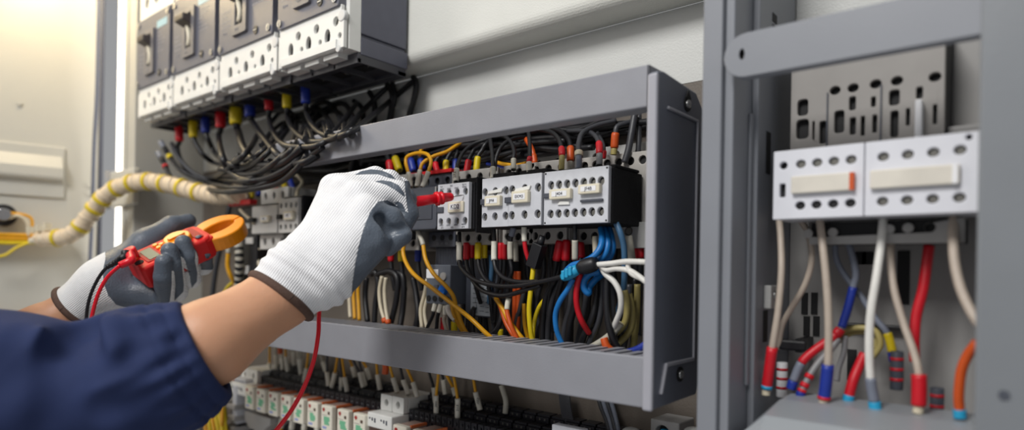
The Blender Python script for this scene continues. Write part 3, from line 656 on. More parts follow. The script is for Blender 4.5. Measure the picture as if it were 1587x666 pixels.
# --- blurred pair on the far side
M_lg2 = mat('contactor_pale', (196, 194, 190), 0.45, 0, 0.05, 60)
t = thing('contactor', 'pale flat-faced contactor with one small label near the clamp meter jaw', 'contactor', 'pale contactors beyond the gloved hand')
b = MB(); b.box(-1.099, -1.014, 0.590, 0.612, 0.0605, 0.1095); f = b.build('face_plate', M_lg2, t, bev=0.002)
label_holder(-1.060, -1.032, 0.080, 0.091, 0.590, 'K1', f, 0.006)
MB().box(-1.096, -1.080, 0.582, 0.5895, 0.081, 0.089).build('slider', M_hole, f, bev=0.001)
b = MB(); b.box(-1.097, -1.012, 0.6125, 0.704, 0.056, 0.114); b.build('body', M_black, t, bev=0.0015)
for z0, z1, nm in ((0.114, 0.141, 'upper_terminal'), (0.0335, 0.0600, 'lower_terminal')):
    xs = [-1.078+0.028*i for i in range(3)]
    b = MB(); b.prism(rect(-1.094, -1.004, z0, z1), 0.604, 0.610, [circ(x, (z0+z1)/2, 0.0055, 12, 0.007) for x in xs]); b.box(-1.094, -1.004, 0.6115, 0.66, z0+0.001, z1-0.0005)
    o = b.build(nm, M_lg2, t, bev=0.001)
    MB().box(-1.093, -1.005, 0.6102, 0.6112, z0+0.001, z1-0.001).build('recess', M_hole, o)
t = thing('contactor', 'narrow pale contactor with two rows of holes beside the glove cuff', 'contactor', 'pale contactors beyond the gloved hand')
f = aux_face(t, -1.0085, -0.9495, 0.0600, 0.1175, 0.590, 4, M_lg2)
label_holder(-0.985, -0.957, 0.081, 0.095, 0.590, 'K2', f, 0.006)
MB().box(-1.007, -0.994, 0.584, 0.5895, 0.083, 0.091).build('slider', M_hole, f, bev=0.001)
b = MB(); b.box(-1.008, -0.949, 0.5978, 0.704, 0.040, 0.122); b.build('body', M_black, t, bev=0.0015)
# --- dark column beyond the jaw, clamp fuse holders
t = thing('fuse_holder', 'dark column of fuse holders with pale tabs behind the clamp meter jaw', 'fuse holder')
b = MB(); b.box(-1.205, -1.125, 0.615, 0.704, -0.06, 0.115); b.build('housing', M_black, t, bev=0.002)
for px, py, w_, h_ in ((384, 350, .022, .010), (388, 373, .026, .012), (381, 418, .026, .016), (377, 442, .02, .012), (382, 458, .016, .010)):
    c = at(px, py, 0.614); MB().box(c[0]-w_/2, c[0]+w_/2, 0.611, 0.6148, c[2]-h_/2, c[2]+h_/2).build('tab', M_lg2, t, bev=0.001)
b = MB(); b.box(-1.205, -1.125, 0.60, 0.6148, 0.117, 0.126); b.build('red_strip', mat('red_strip', (200, 34, 38)), t, bev=0.001)
# cluttered dark devices deeper in, behind the hands
for lab, x0, x1, z0, z1, y in (('black contactor body behind the wrist of the raised glove', -0.940, -0.865, 0.030, 0.135, 0.640), ('black contactor body behind the raised knuckles, next to the pale one', -0.860, -0.785, 0.030, 0.135, 0.640)):
    t = thing('contactor', lab, 'contactor'); base_block(t, x0, x1, z0, z1, y, 0.704, 3, M_slate)
    b = MB(); b.box(x0+0.004, x1-0.004, y-0.03, y-0.0005, z0+0.02, z1-0.012); b.build('body', M_black, t, bev=0.0015)
# ------------------------------------------------------------------ wires inside the enclosure
def iw(col, pts, r, label, sl=(), cat='wire', group=None, k=8, n=10, name=None):
    """sl: (first point, last point, colour, radius factor, part name) counted along pts"""
    path = spline([at(*p) for p in pts], k)
    o = MB().tube(path, r, n).build(name or cat, wm(col), fix=False); local(o, path[0]); tag(o, label, cat, group)
    for (a, b_, c, f, nm) in sl:
        f = 1+(f-1)*0.52 if nm in ('sleeve', 'ferrule_tag') else f
        sp = path[int(round(a*k)):int(round(b_*k))+1]; rs = [r*f]*len(sp)
        if nm == 'sleeve': rs[0] *= 0.85; rs[-1] *= 0.85
        q = MB().tube(sp, rs, n).build(nm, wm(c), fix=False); q.data.transform(Matrix.Translation(-Vector(o.location))); q.parent = o
    return o
S = lambda c, a=0, b=1, f=1.7: (a, b, c, f, 'sleeve')
Tg = lambda a=0, b=1, f=1.45, c='tag': (a, b, c, f, 'ferrule_tag')
# dark horizontal runs filling the top of the enclosure
rnd = random.Random(11)
for i in range(34):
    z = 0.150 + 0.064*(i % 17)/17; y = 0.672 + 0.030*(i//17) + rnd.uniform(-.004, .004)
    x0, x1 = (-1.2 + rnd.uniform(0, .5), -0.31 - rnd.uniform(0, .25))
    path = spline([(x0 + (x1-x0)*j/6, y + rnd.uniform(-.004, .004), z + rnd.uniform(-.008, .008)) for j in range(7)], 7)
    o = MB().tube(path, 0.0040, 8).build('cable', wm('black'), fix=False); local(o, path[0]); tag(o, 'black cable running along the top inside of the grey enclosure, behind the sleeves', 'cable', 'black runs at the top of the enclosure')
# --- top entries, counted from the end cover
Yt = 0.625
iw('charcoal', [(951, 240, .655), (952, 230, .655), (954, 206, .655), (957, 196, .657), (970, 191, .665), (990, 186, .68)], .0032, 'dark wire in long orange-red sleeve nearest the end cover', [S('orange', 1, 2, 2.0), (0, 1, 'olive', 1.4, 'ferrule_tag')])
iw('charcoal', [(968, 252, .660), (974, 232, .662), (979, 205, .665), (984, 176, .67)], .0042, 'thick charcoal wire slanting past the steel screw beside the end cover', cat='cable')
iw('charcoal', [(988, 252, .675), (990, 220, .675), (990, 176, .68)], .0034, 'charcoal wire running straight down against the end cover', cat='cable')
iw('charcoal', [(929, 256, .62), (929, 239, .622), (928, 221, .63), (921, 209, .64), (907, 203, .655), (880, 203, .67)], .0028, 'charcoal wire in bright red sleeve over a grey tip above the double contactor', [Tg(0, 1, 1.7, 'grey'), S('red', 1, 2, 1.9)])
iw('charcoal', [(935, 246, .65), (936, 234, .65), (934, 222, .655), (926, 206, .665)], .0024, 'wire with small crimson sleeve behind the bright red one', [S('red', 0, 1, 1.7)])
iw('charcoal', [(896, 263, .61), (897, 242, .615), (897, 236, .617), (897, 222, .625), (904, 205, .64), (926, 194, .655), (955, 187, .67)], .0032, 'charcoal wire in grey sleeve with cream collar above the double contactor', [Tg(0, 1, 1.6, 'greyblue'), (1, 2, 'cream', 1.6, 'collar')])
iw('black', [(870, 264, .61), (871, 242, .615), (870, 229, .62), (866, 216, .63), (855, 205, .645), (835, 200, .66)], .0028, 'black wire in short red sleeve over brown heat-stained ferrule', [Tg(0, 1, 1.5, 'olive'), S('red', 1, 2, 1.9)])
iw('black', [(883, 264, .635), (884, 250, .635), (884, 228, .64), (880, 214, .65), (868, 203, .665), (850, 197, .675)], .0030, 'black wire in wide orange-red sleeve between two ferrules', [Tg(0, 1, 1.3, 'clear'), S('orange', 1, 2, 2.1)])
iw('black', [(820, 268, .605), (820, 252, .61), (821, 244, .612), (821, 225, .625), (819, 205, .64), (816, 196, .65)], .0026, 'black wire in cream ferrule tipped red above the middle pair', [Tg(0, 1, 1.75), S('red', 1, 2, 1.6)])
iw('black', [(796, 263, .62), (796, 247, .625), (797, 236, .63), (792, 221, .64), (780, 211, .65), (762, 214, .665), (748, 232, .68)], .0028, 'black wire arching over to a brown-edged clear ferrule above the middle pair', [Tg(0, 1, 1.6, 'clear')])
iw('black', [(764, 277, .605), (764, 260, .61), (763, 240, .62), (760, 218, .635), (757, 205, .65)], .0028, 'straight black wire entering the first contactor of the middle pair', [Tg(0, 1, 1.7)])
iw('black', [(767, 264, .615), (769, 245, .62), (778, 226, .63), (795, 215, .65), (815, 212, .67)], .0026, 'black wire leaning away from the first contactor of the middle pair')
iw('black', [(707, 281, .603), (708, 262, .608), (710, 252, .615), (718, 236, .63), (734, 223, .645), (760, 214, .66)], .0026, 'black wire with white 272 ferrule entering the KD2 contactor', [Tg(0, 1, 1.8)])
c = at(705.3, 271, .603); text('272', (c[0]+0.001, c[1]-0.002, c[2]), 0.006, M_ink, None, rot=(math.pi/2, math.radians(-90), 0)); lt = bpy.data.objects['lettering'] if False else C.objects[-1]
par = [o for o in C.objects if o.get('label', '').startswith('black wire with white 272')][0]; lt.parent = par; lt.location = Vector(lt.location) - par.location
for (px, py0, py1, pt, col, lab, tp, y) in (
    (723, 268, 248, 727, 'red', 'black cable in tilted red sleeve next to the 272 ferrule', (738, 230), .642), (738, 266, 243, 741, 'yellow', 'black cable in tall yellow sleeve beside a tilted red one', (756, 220), .642),
    (706, 266, 247, 706, 'blue', 'black cable in blue sleeve behind the 272 ferrule', (712, 230), .66), (691, 266, 249, 692, 'yellow', 'black cable in yellow sleeve standing on the red strip', (704, 231), .652),
    (678, 267, 252, 675, 'red', 'black cable in crimson sleeve standing on the red strip', (690, 233), .652)):
    iw('black', [(px, py0, y), (pt, py1, y+.004), ((pt*2+tp[0])/3+1, py1-10, y+.008), (tp[0], tp[1], y+.015), (tp[0]+22, tp[1]-8, .69)], .0030, lab, [S(col, 0, 1, 2.0)], 'cable')
iw('amber', [(637, 290, .605), (633, 268, .61), (629, 252, .615), (632, 242, .617), (648, 237, .62), (662, 239, .617), (668, 250, .612), (664, 266, .607), (655, 289, .602)], .0026, 'amber wire looping between two white ferrules above the slate block', [Tg(0, 1, 1.6), Tg(7, 8, 1.6)])
iw('amber', [(646, 289, .604), (651, 264, .612), (656, 252, .618), (672, 242, .63), (692, 235, .645), (708, 225, .66), (722, 217, .68)], .0026, 'amber wire from a middle white ferrule rising behind the grey rail', [Tg(0, 1, 1.6)])
iw('amber', [(650, 240, .64), (654, 230, .65), (664, 226, .66), (680, 222, .68)], .0024, 'short amber wire peeking under the grey rail')
iw('amber', [(815, 253, .66), (800, 256, .66), (780, 254, .66), (765, 250, .665)], .0026, 'amber wire lying behind the ferrules of the middle pair')
iw('blue', [(800, 262, .665), (785, 260, .665), (770, 256, .668), (755, 254, .67)], .0024, 'blue wire lying behind the ferrules of the middle pair')
iw('orange', [(829, 254, .655), (827, 240, .657), (823, 228, .66), (815, 215, .67)], .0034, 'wire in orange sleeve half hidden behind the red-tipped ferrule', [S('orange', 0, 1, 1.5)])
arcs = [('red', (605, 266), (603, 250), [(598, 236), (588, 223), (572, 218), (556, 226), (548, 246), (543, 268)], 'thick arching cable in red sleeve behind the gloved knuckles'),
        ('yellow', (619, 264), (612, 244), [(606, 230), (596, 219), (580, 212), (562, 218), (552, 236), (547, 262)], 'thick arching cable in yellow sleeve behind the gloved knuckles'),
        ('blue', (641, 266), (636, 247), [(628, 234), (612, 217), (594, 209), (576, 213), (564, 232), (560, 258)], 'thick arching cable in blue sleeve beside the amber loop'),
        ('blue', (655, 264), (652, 248), [(645, 236), (630, 222), (612, 213), (592, 216), (580, 232), (574, 258)], 'second arching cable in blue sleeve, inside the amber loop')]
for i, (col, a, b2, rest, lab) in enumerate(arcs):
    iw('black', [(a[0], a[1], .64+.004*i), (b2[0], b2[1], .643+.004*i)] + [(p[0], p[1], .648+.004*i+.002*j) for j, p in enumerate(rest)], .0044, lab, [S(col, 0, 1, 1.65)], 'cable')
for i, (px, col, py) in enumerate(((378, 'red', 297), (390, 'yellow', 295), (401, 'blue', 292))):
    iw('black', [(px, py+12, .625), (px, py-7, .628), (px+3, py-20, .635), (px+14, py-32, .65), (px+34, py-36, .67)], .0036, 'black cable in %s sleeve above the clamp meter jaw' % col, [S(col, 0, 1, 1.8)], 'cable')
for i, (px, col, py) in enumerate(((426, 'red', 284), (440, 'yellow', 283), (452, 'blue', 284))):
    iw('black', [(px+2, py+9, .635), (px-3, py-9, .64), (px-4, py-22, .648), (px+8, py-34, .66), (px+30, py-36, .68)], .0036, 'black cable in %s sleeve above the pale flat-faced contactor' % col, [S(col, 0, 1, 1.8)], 'cable')
iw('cream', [(459, 308, .60), (461, 296, .61), (468, 282, .63), (460, 272, .65), (448, 268, .67)], .0030, 'cream wire entering the top of the narrow pale contactor')
iw('cream', [(372, 325, .60), (380, 333, .592), (388, 340, .588), (393, 346, .588)], .0030, 'pale wire slanting from behind the meter jaw to the flat-faced contactor')
iw('cream', [(453, 362, .60), (453, 374, .603), (452, 386, .61)], .0036, 'short cream ferrule under the narrow pale contactor', cat='ferrule')
iw('cream', [(401, 384, .62), (399, 396, .62), (402, 410, .62), (410, 424, .625), (414, 440, .64)], .0034, 'cream wire hanging from the flat-faced contactor into the glove cuff')
iw('black', [(428, 386, .65), (428, 400, .65), (430, 420, .65), (433, 450, .65)], .004, 'black cable in red sleeve under the pale contactors', [S('red', 0, 1.4, 1.7)], 'cable')
iw('black', [(440, 388, .65), (441, 402, .65), (444, 420, .65), (446, 450, .65)], .004, 'black cable in yellow sleeve under the pale contactors', [S('yellow', 0, 1.4, 1.7)], 'cable')
# --- left end below: grey cable, amber wire and sleeved strand
iw('charcoal', [(356, 318, .67), (350, 345, .66), (342, 380, .65), (334, 420, .65), (328, 470, .65), (326, 520, .65)], .0055, 'charcoal cable hanging down at the far end of the enclosure', cat='cable')
iw('amber', [(355, 374, .605), (354, 392, .605), (353, 412, .605), (358, 428, .61), (364, 440, .62), (366, 460, .63)], .0042, 'amber wire with clear tip hanging below the meter jaw', [Tg(0, 1, 1.3, 'clear')])
iw('yellow', [(362, 436, .62), (352, 446, .62), (346, 460, .62), (342, 480, .62)], .0032, 'yellow wire forking off beside the amber one, below the meter jaw')
iw('clear', [(369, 372, .60), (371, 400, .60), (370, 430, .605), (368, 462, .61)], .0075, 'spiral-wrapped tan strand hanging below the meter jaw', [((k+.25)*3/9, (k+.75)*3/9, 'black', 1.06, 'wrap_gap') for k in range(1, 9)], 'cable', k=36)
for i in range(26):
    px = 314 + (i % 9)*3.4
    iw('yellow' if i % 3 else 'amber', [(px+6, 566+(i % 4)*4, .64-.006*(i//9)), (px+4, 600, .62-.006*(i//9)), (px+2+(i % 5)*2, 640, .60-.006*(i//9)), (px+8+(i % 4)*3, 690, .59-.006*(i//9)), (px+14, 760, .59)], .0034, 'yellow wire in the thick bundle hanging below the sleeve cuff', (), 'wire', 'yellow bundle below the sleeve', k=5, n=7)
# --- lower half: wires leaving the contactors downwards
iw('amber', [(639, 345, .615), (634, 362, .613), (628, 372, .612), (625, 392, .61), (632, 412, .605), (645, 428, .60), (668, 445, .596), (700, 470, .59), (730, 494, .585), (752, 515, .59), (772, 532, .60)], .0029, 'long amber wire sagging from a clear ferrule down to the lower rail, the lower one', [Tg(0, 2, 1.3, 'clear')])
iw('amber', [(648, 358, .615), (653, 370, .613), (656, 380, .612), (660, 402, .61), (672, 424, .606), (690, 442, .604), (702, 458, .606), (708, 480, .61), (717, 505, .615), (728, 524, .62)], .0029, 'amber wire curving over the overload relay label', [Tg(0, 2, 1.4, 'clear')])
iw('amber', [(700, 468, .62), (703, 485, .62), (712, 505, .625), (724, 522, .63)], .0027, 'short amber wire doubling the one over the overload relay')
iw('black', [(712, 360, .618), (712, 376, .616), (712, 404, .612), (718, 418, .607), (735, 433, .603), (765, 442, .60), (800, 443, .598), (840, 436, .596), (876, 427, .594), (888, 421, .594)], .0029, 'black wire from a cream ferrule under KD2 sweeping across to the blue connector', [Tg(1, 2, 1.6)])
iw('black', [(723, 376, .632), (723, 403, .63), (727, 422, .624), (737, 440, .615), (752, 452, .61), (778, 458, .605), (806, 452, .602), (838, 441, .600)], .0030, 'black wire in red sleeve looping lowest under the KD2 contactor', [S('red', 0, 1, 1.9)])
iw('black', [(731, 376, .64), (731, 400, .64), (733, 425, .64), (738, 445, .64), (745, 470, .65)], .0030, 'black wire in the second red sleeve under the KD2 contactor', [S('red', 0, 1, 1.8)])
iw('black', [(741, 376, .632), (741, 402, .63), (745, 420, .625), (756, 436, .62), (775, 446, .615)], .0030, 'black wire in wide yellow sleeve under the KD2 contactor', [S('yellow', 0, 1, 2.0)])
iw('black', [(751, 377, .642), (751, 400, .642), (754, 425, .645), (760, 460, .65), (764, 500, .655)], .0030, 'black wire in the yellow sleeve behind the wide one', [S('yellow', 0, 1, 1.8)])
iw('steelblue', [(761, 395, .648), (762, 415, .648), (760, 440, .65), (758, 470, .655)], .0034, 'blue wire half hidden between black ones under the middle pair')
iw('black', [(765, 350, .612), (766, 374, .612), (766, 403, .61), (771, 420, .606), (784, 432, .602), (806, 437, .60), (835, 436, .598)], .0029, 'black wire from a cream ferrule bending towards the blue connector', [Tg(1, 2, 1.6)])
iw('black', [(796, 352, .61), (791, 374, .612), (791, 402, .612), (793, 420, .612), (788, 440, .615), (787, 462, .618)], .0028, 'black wire with grey ferrule hanging straight under the middle pair', [Tg(1, 2, 1.6, 'clear'), (0, .6, 'greyblue', 1.4, 'boot')])
for px, lab in ((776, 'black wire in narrow red sleeve between two ferrules'), (782, 'black wire in red sleeve beside the grey-ferruled one')):
    iw('black', [(px, 376, .64), (px, 402, .64), (px-1, 425, .642), (px-6, 455, .648), (px-10, 500, .655)], .0028, lab, [S('red', 0, 1, 1.7)])
iw('red', [(812, 346, .605), (813, 374, .605), (816, 392, .607), (822, 406, .612), (832, 412, .62)], .0028, 'red wire with cream ferrule leaning to the black connector block', [Tg(0, 1, 1.4)])
iw('clear', [(799, 374, .63), (800, 405, .63)], .0034, 'ribbed clear ferrule standing behind the grey one', [], 'ferrule')
t = thing('connector', 'black square connector block on a yellow wire under the double contactor', 'connector')
c0 = at(837, 378, .605); c1 = at(826, 414, .605)
b = MB(); ax = (c1-c0); ln = np.linalg.norm(ax); ax /= ln; sd = np.array([1, 0.0, 0]) - ax*ax[0]; sd /= np.linalg.norm(sd); dpv = np.cross(ax, sd)
vs = [c0 + ax*ln*u + sd*0.0075*s_ + dpv*0.006*q for u in (0, 1) for s_ in (-1, 1) for q in (-1, 1)]
b.add(vs, [(0, 1, 3, 2), (4, 6, 7, 5), (0, 2, 6, 4), (1, 5, 7, 3), (0, 4, 5, 1), (2, 3, 7, 6)]); b.build('shell', M_black, t, bev=0.001)
p = [c0 - ax*0.010, c0 - ax*0.004, c0]; MB().tube(p, [0.004, 0.0045, 0.005], 10).build('collar', M_black, t)
iw('yellow', [(827, 412, .606), (825, 430, .604), (822, 455, .602), (820, 480, .602), (822, 510, .605), (827, 536, .612)], .0031, 'bright yellow wire hanging from the black connector block')
iw('yellow', [(848, 460, .66), (836, 475, .658), (829, 495, .655), (826, 520, .65), (828, 536, .65)], .0028, 'dull yellow wire curving just behind the bright yellow one')
# blue connector with black sleeve and white pigtails
t = thing('connector', 'light blue lever connector with a black heat-shrink sleeve joining white wires', 'connector')
c0 = at(872, 430, .594); c1 = at(897, 416, .594); b = MB()
b.tube([c0 + (c1-c0)*i/4 for i in range(5)], [.0045, .0062, .0066, .0066, .0058], 8); bd = b.build('body', wm('lightblue'), t)
for k in range(3): b = MB(); q = c0+(c1-c0)*(0.25+0.22*k); b.box(q[0]-.0022, q[0]+.0022, q[1]-.0085, q[1]-.004, q[2]-.005, q[2]+.0055); b.build('lever', wm('lightblue'), t, bev=0.0012)
c2 = at(926, 407, .597); b = MB(); b.tube([c1 + (c2-c1)*i/6 for i in range(7)], [.0062, .0082, .0088, .0088, .0086, .0080, .0060], 14); b.build('heat_shrink', M_black, t)
iw('sky', [(874, 424, .60), (886, 412, .597), (902, 407, .597), (920, 397, .60), (931, 382, .605), (933, 366, .612), (931, 354, .62)], .0036, 'blue wire from the lever connector climbing to the double contactor')
iw('sky', [(918, 408, .612), (936, 397, .61), (942, 380, .612), (941, 366, .617), (937, 354, .625)], .0036, 'blue wire beside the climbing one, middle of three')
iw('sky', [(926, 410, .622), (944, 399, .62), (950, 384, .62), (948, 368, .622), (944, 354, .63)], .0036, 'outer blue wire of the three climbing to the double contactor')
iw('steelblue', [(955, 346, .61), (962, 362, .61), (967, 382, .615), (968, 410, .62), (966, 450, .63), (955, 490, .64), (948, 520, .65)], .0034, 'steel blue wire dropping from the corner of the double contactor')
iw('sky', [(930, 420, .615), (915, 424, .612), (906, 434, .61), (905, 446, .61), (912, 454, .613), (914, 444, .617), (924, 432, .622), (938, 422, .63)], .0038, 'short blue wire bent in a tight hook under the heat-shrink sleeve')
iw('sky', [(888, 432, .60), (880, 448, .599), (868, 466, .598), (861, 486, .60), (862, 508, .602), (868, 526, .606), (878, 545, .61)], .0031, 'bright blue wire sweeping from the connector down to the lower rail')
iw('red', [(899, 424, .606), (895, 440, .605), (893, 458, .606), (895, 478, .61), (902, 498, .616), (913, 516, .63)], .0034, 'bright red wire curving down under the heat-shrink sleeve')
iw('white', [(925, 410, .597), (948, 408, .594), (972, 405, .592), (1004, 406, .59), (1020, 407, .592)], .0030, 'upper white wire leaving the heat-shrink sleeve towards the end cover')
iw('white', [(930, 411, .60), (940, 418, .598), (955, 416, .596), (975, 419, .594), (990, 428, .592), (1006, 440, .59), (1020, 448, .592)], .0030, 'lower white wire leaving the heat-shrink sleeve towards the end cover')
iw('white', [(974, 406, .595), (974, 416, .594), (982, 426, .593), (1006, 436, .592), (1020, 441, .594)], .0028, 'short white branch between the two white wires at the end cover')
iw('white', [(932, 413, .603), (938, 424, .602), (952, 437, .602), (961, 455, .603), (962, 478, .607), (954, 500, .613), (946, 518, .62)], .0032, 'white wire hanging in an S-bend before the dark cables')
# black / charcoal drops at the right
drops = [[(866, 405, .64), (862, 430, .642), (848, 455, .645), (842, 490, .648), (840, 540, .65)], [(872, 405, .645), (868, 435, .647), (856, 465, .65), (850, 500, .652), (848, 540, .655)],
 [(895, 440, .63), (892, 470, .632), (884, 500, .635), (880, 540, .64)], [(887, 440, .64), (884, 475, .642), (876, 505, .645), (872, 540, .65)],
 [(925, 425, .632), (924, 460, .63), (918, 492, .628), (905, 520, .63), (898, 545, .635)], [(934, 425, .635), (933, 460, .634), (928, 495, .634), (916, 525, .636), (906, 546, .64)],
 [(941, 430, .61), (940, 460, .61), (942, 495, .61), (950, 525, .613), (962, 546, .62)], [(946, 430, .62), (948, 465, .62), (950, 500, .622), (954, 540, .63)],
 [(955, 440, .64), (960, 470, .64), (958, 505, .642), (950, 540, .645)], [(975, 440, .65), (974, 480, .65), (970, 515, .65), (965, 545, .655)], [(984, 430, .66), (983, 480, .66), (982, 545, .665)],
 [(910, 430, .655), (908, 470, .655), (900, 510, .655), (892, 545, .66)], [(860, 440, .66), (850, 480, .66), (836, 510, .66), (832, 540, .662)], [(815, 440, .66), (808, 470, .66), (800, 500, .66), (797, 535, .665)],
 [(806, 455, .665), (815, 485, .665), (812, 515, .668), (808, 540, .67)], [(768, 470, .66), (765, 500, .66), (766, 530, .665)], [(742, 460, .67), (744, 490, .67), (742, 525, .675)], [(990, 520, .66), (989, 470, .668), (987, 420, .675)]]
for px, w1, w2 in ((700, 6, -4), (712, -4, 6), (722, 5, 3), (748, -6, 4), (756, 4, -5), (780, 5, 6), (788, -4, -6), (812, 6, 5), (822, -5, 4), (838, 5, -6), (852, 3, 5), (858, -6, -3), (882, 5, 4), (902, -4, 5), (916, 4, -4), (956, -5, 4), (964, 6, -4)):
    drops.append([(px, 372, .684), (px+w1, 420, .686), (px+w2, 470, .686), (px+w1*.5, 545, .688)])
for i, p in enumerate(drops):
    iw('charcoal' if i % 2 else 'black', p, .0040 if i < 12 else .0034, 'dark cable in the bundle filling the end of the enclosure under the double contactor', (), 'cable', 'dark cables under the double contactor')
iw('black', [(734, 480, .64), (732, 500, .638), (734, 518, .636), (742, 524, .633), (756, 521, .63), (770, 510, .63), (777, 490, .632), (774, 470, .636), (764, 458, .64)], .0034, 'black wire curled in an open loop above the lower rail')
iw('black', [(727, 530, .65), (728, 505, .65), (731, 485, .65), (736, 476, .652)], .0034, 'black wire standing up beside the open loop')
iw('orange', [(769, 461, .63), (776, 476, .627), (784, 500, .625), (796, 520, .625), (806, 534, .628)], .0030, 'orange wire slanting down to the lower rail')
iw('amber', [(768, 462, .625), (778, 476, .62), (788, 495, .617), (802, 515, .615), (818, 534, .62)], .0030, 'amber wire crossing behind the bright yellow wire')
iw('orange', [(788, 462, .61), (786, 482, .608), (792, 505, .607), (800, 522, .61), (806, 533, .612)], .0030, 'orange wire with white ferrule just in front of the amber one', [(0, .9, 'tag', 1.3, 'ferrule_tag')])
for i, px in enumerate((798, 804)): iw('orange', [(px, 420, .66), (px, 450, .66), (px-1, 490, .66), (px-2, 530, .665)], .0032, ('orange wire running straight down behind the black drops, %s of two') % ('first', 'second')[i])
iw('amber', [(812, 470, .645), (813, 500, .645), (817, 520, .648), (822, 534, .65)], .0026, 'amber wire short and upright beside the bright yellow one')
iw('yellow', [(776, 510, .65), (775, 530, .65), (774, 542, .652)], .0036, 'stub of mustard wire at the foot of the open black loop')
for i, (p, lab) in enumerate((([(968, 450, .63), (972, 475, .63), (968, 500, .632), (952, 518, .635), (930, 530, .64), (918, 538, .645)], 'olive cable arching lowest to the lower rail'), ([(975, 455, .64), (980, 485, .64), (977, 510, .642), (960, 530, .645), (940, 541, .65)], 'olive cable arching outside the other near the white wire'), ([(988, 440, .655), (987, 480, .655), (984, 520, .657), (980, 545, .66)], 'olive wire straight beside the end cover'))):
    iw('olive', p, .0038, lab, (), 'cable')
iw('clear', [(962, 500, .62), (945, 520, .618), (928, 532, .62), (912, 541, .625)], .0044, 'pale clear cable lying on the lower rail among the olive ones', cat='cable')
iw('orange', [(936, 524, .606), (940, 536, .606), (950, 545, .61), (958, 549, .612)], .0044, 'short orange sleeve lying on the lower rail', cat='sleeve')
iw('blue', [(1003, 532, .60), (990, 540, .60), (975, 545, .602), (958, 547, .605), (940, 546, .61)], .0038, 'royal blue wire lying along the lower rail at the end cover')
wire_red = [((868, 373), (862, 404), 'short fat red sleeve hanging tilted under the double contactor'), ((878, 372), (876, 404), 'red sleeve hanging straight beside the tilted one'), ((892, 374), (892, 404), 'wide red sleeve behind the ribbed ferrule'), ((899, 376), (900, 400), 'dark red sleeve behind the heat-shrink sleeve')]
for i, (a, b2, lab) in enumerate(wire_red):
    iw('black', [(a[0], a[1], .636+.004*i), (b2[0], b2[1], .634+.004*i), (b2[0]-4, b2[1]+25, .64), (b2[0]-12, b2[1]+60, .648), (b2[0]-16, b2[1]+110, .655)], .0036, 'black cable in ' + lab, [S('red', 0, 1, 1.9)], 'cable')
iw('black', [(891, 342, .606), (891, 362, .606), (891, 372, .607), (891, 402, .61), (891, 418, .612)], .0026, 'black wire with ribbed clear ferrule under the double contactor', [Tg(2, 3, 1.8, 'clear')])
iw('cream', [(922, 366, .62), (923, 392, .62), (922, 404, .622)], .0034, 'cream ferrule standing left of the blue wires', [], 'ferrule')
iw('clear', [(974, 366, .64), (977, 385, .64), (979, 400, .645)], .0044, 'ribbed clear ferrule by the bracket under the double contactor', [], 'ferrule')
for i, px in enumerate((985, 992)): iw('charcoal', [(px, 374, .665), (px+1, 400, .665), (px, 430, .668), (px-2, 500, .67)], .0034, 'dark wire in %s red sleeve tucked behind the end cover' % ('the first', 'the second')[i], [S('red', 0, 1, 1.6)])
# --- lower middle-left, seen between the glove and the overload relay
for px, yb, i in ((545, 492, 0), (552, 494, 1), (559, 496, 2)):
    iw(('cream', 'amber', 'amber')[i], [(px-6 if i == 0 else px-4, 430, .65), (px-4, 455, .65), (px-3, 475, .648), (px-2, yb, .645)], .0030, ('cream wire dropping beside two amber ones under the glove', 'amber wire under the glove, beside the cream one', 'amber wire under the glove, outermost of the pair')[i])
for i, (p, lab) in enumerate((([(592, 428, .64), (588, 450, .64), (590, 475, .638), (597, 500, .635)], 'cream wire in the orange-banded pair under the glove, first strand'), ([(598, 430, .64), (596, 452, .64), (598, 478, .638), (602, 502, .635)], 'cream wire in the orange-banded pair under the glove, second strand'))):
    iw('cream', p, .0028, lab, [(2.75, 3, 'orange', 1.6, 'band')])
for i, (p, lab) in enumerate((([(662, 432, .64), (658, 455, .64), (652, 480, .638), (654, 508, .635)], 'cream wire beside the overload relay, outer strand'), ([(668, 432, .642), (664, 456, .642), (658, 482, .64), (662, 510, .637)], 'cream wire beside the overload relay, inner strand'), ([(640, 372, .64), (604, 388, .64), (600, 398, .64)], 'pale tab wire under the slate block'))):
    if i < 2: iw('cream', p, .0027, lab)
for i, p in enumerate(([(575, 425, .66), (582, 422, .66), (586, 440, .66), (582, 470, .658), (580, 502, .655)], [(585, 425, .65), (605, 420, .65), (616, 432, .65), (614, 465, .65), (606, 500, .648)], [(605, 423, .655), (622, 424, .655), (626, 445, .655), (624, 480, .655), (620, 506, .65)], [(640, 430, .665), (645, 455, .665), (648, 485, .662), (644, 508, .66)], [(568, 430, .665), (566, 460, .665), (570, 500, .66)])):
    iw('black', p, .0046, 'black cable bent down behind the grey duct under the glove', (), 'cable', 'black cables under the glove')
for px, col, lab in ((606, 'red', 'red'), (622, 'yellow', 'yellow'), (648, 'blue', 'blue')):
    iw('black', [(px, 378, .655), (px, 405, .655), (px+2, 425, .655), (px+6, 450, .657)], .0036, 'black cable in dull %s sleeve below the slate block' % lab, [S(col, 0, 1, 1.8)], 'cable')
for (a, m_, e, col, lab) in (((676, 466), (670, 490), (660, 512), 'black', 'black wire with cream ferrule under the overload relay, first'), ((684, 470), (678, 492), (676, 516), 'black', 'black wire with long white ferrule under the overload relay'), ((690, 474), (688, 496), (694, 518), 'taupe', 'brownish wire hanging under the overload relay')):
    iw(col, [(a[0], a[1], .632), (m_[0]+2, m_[1]-8, .63), (m_[0], m_[1], .63), (e[0], e[1], .632)], .0026, lab, [Tg(0, 1, 1.7)])
iw('red', [(687, 492, .64), (686, 514, .64)], .0040, 'stub of red sleeve under the overload relay', [], 'sleeve')
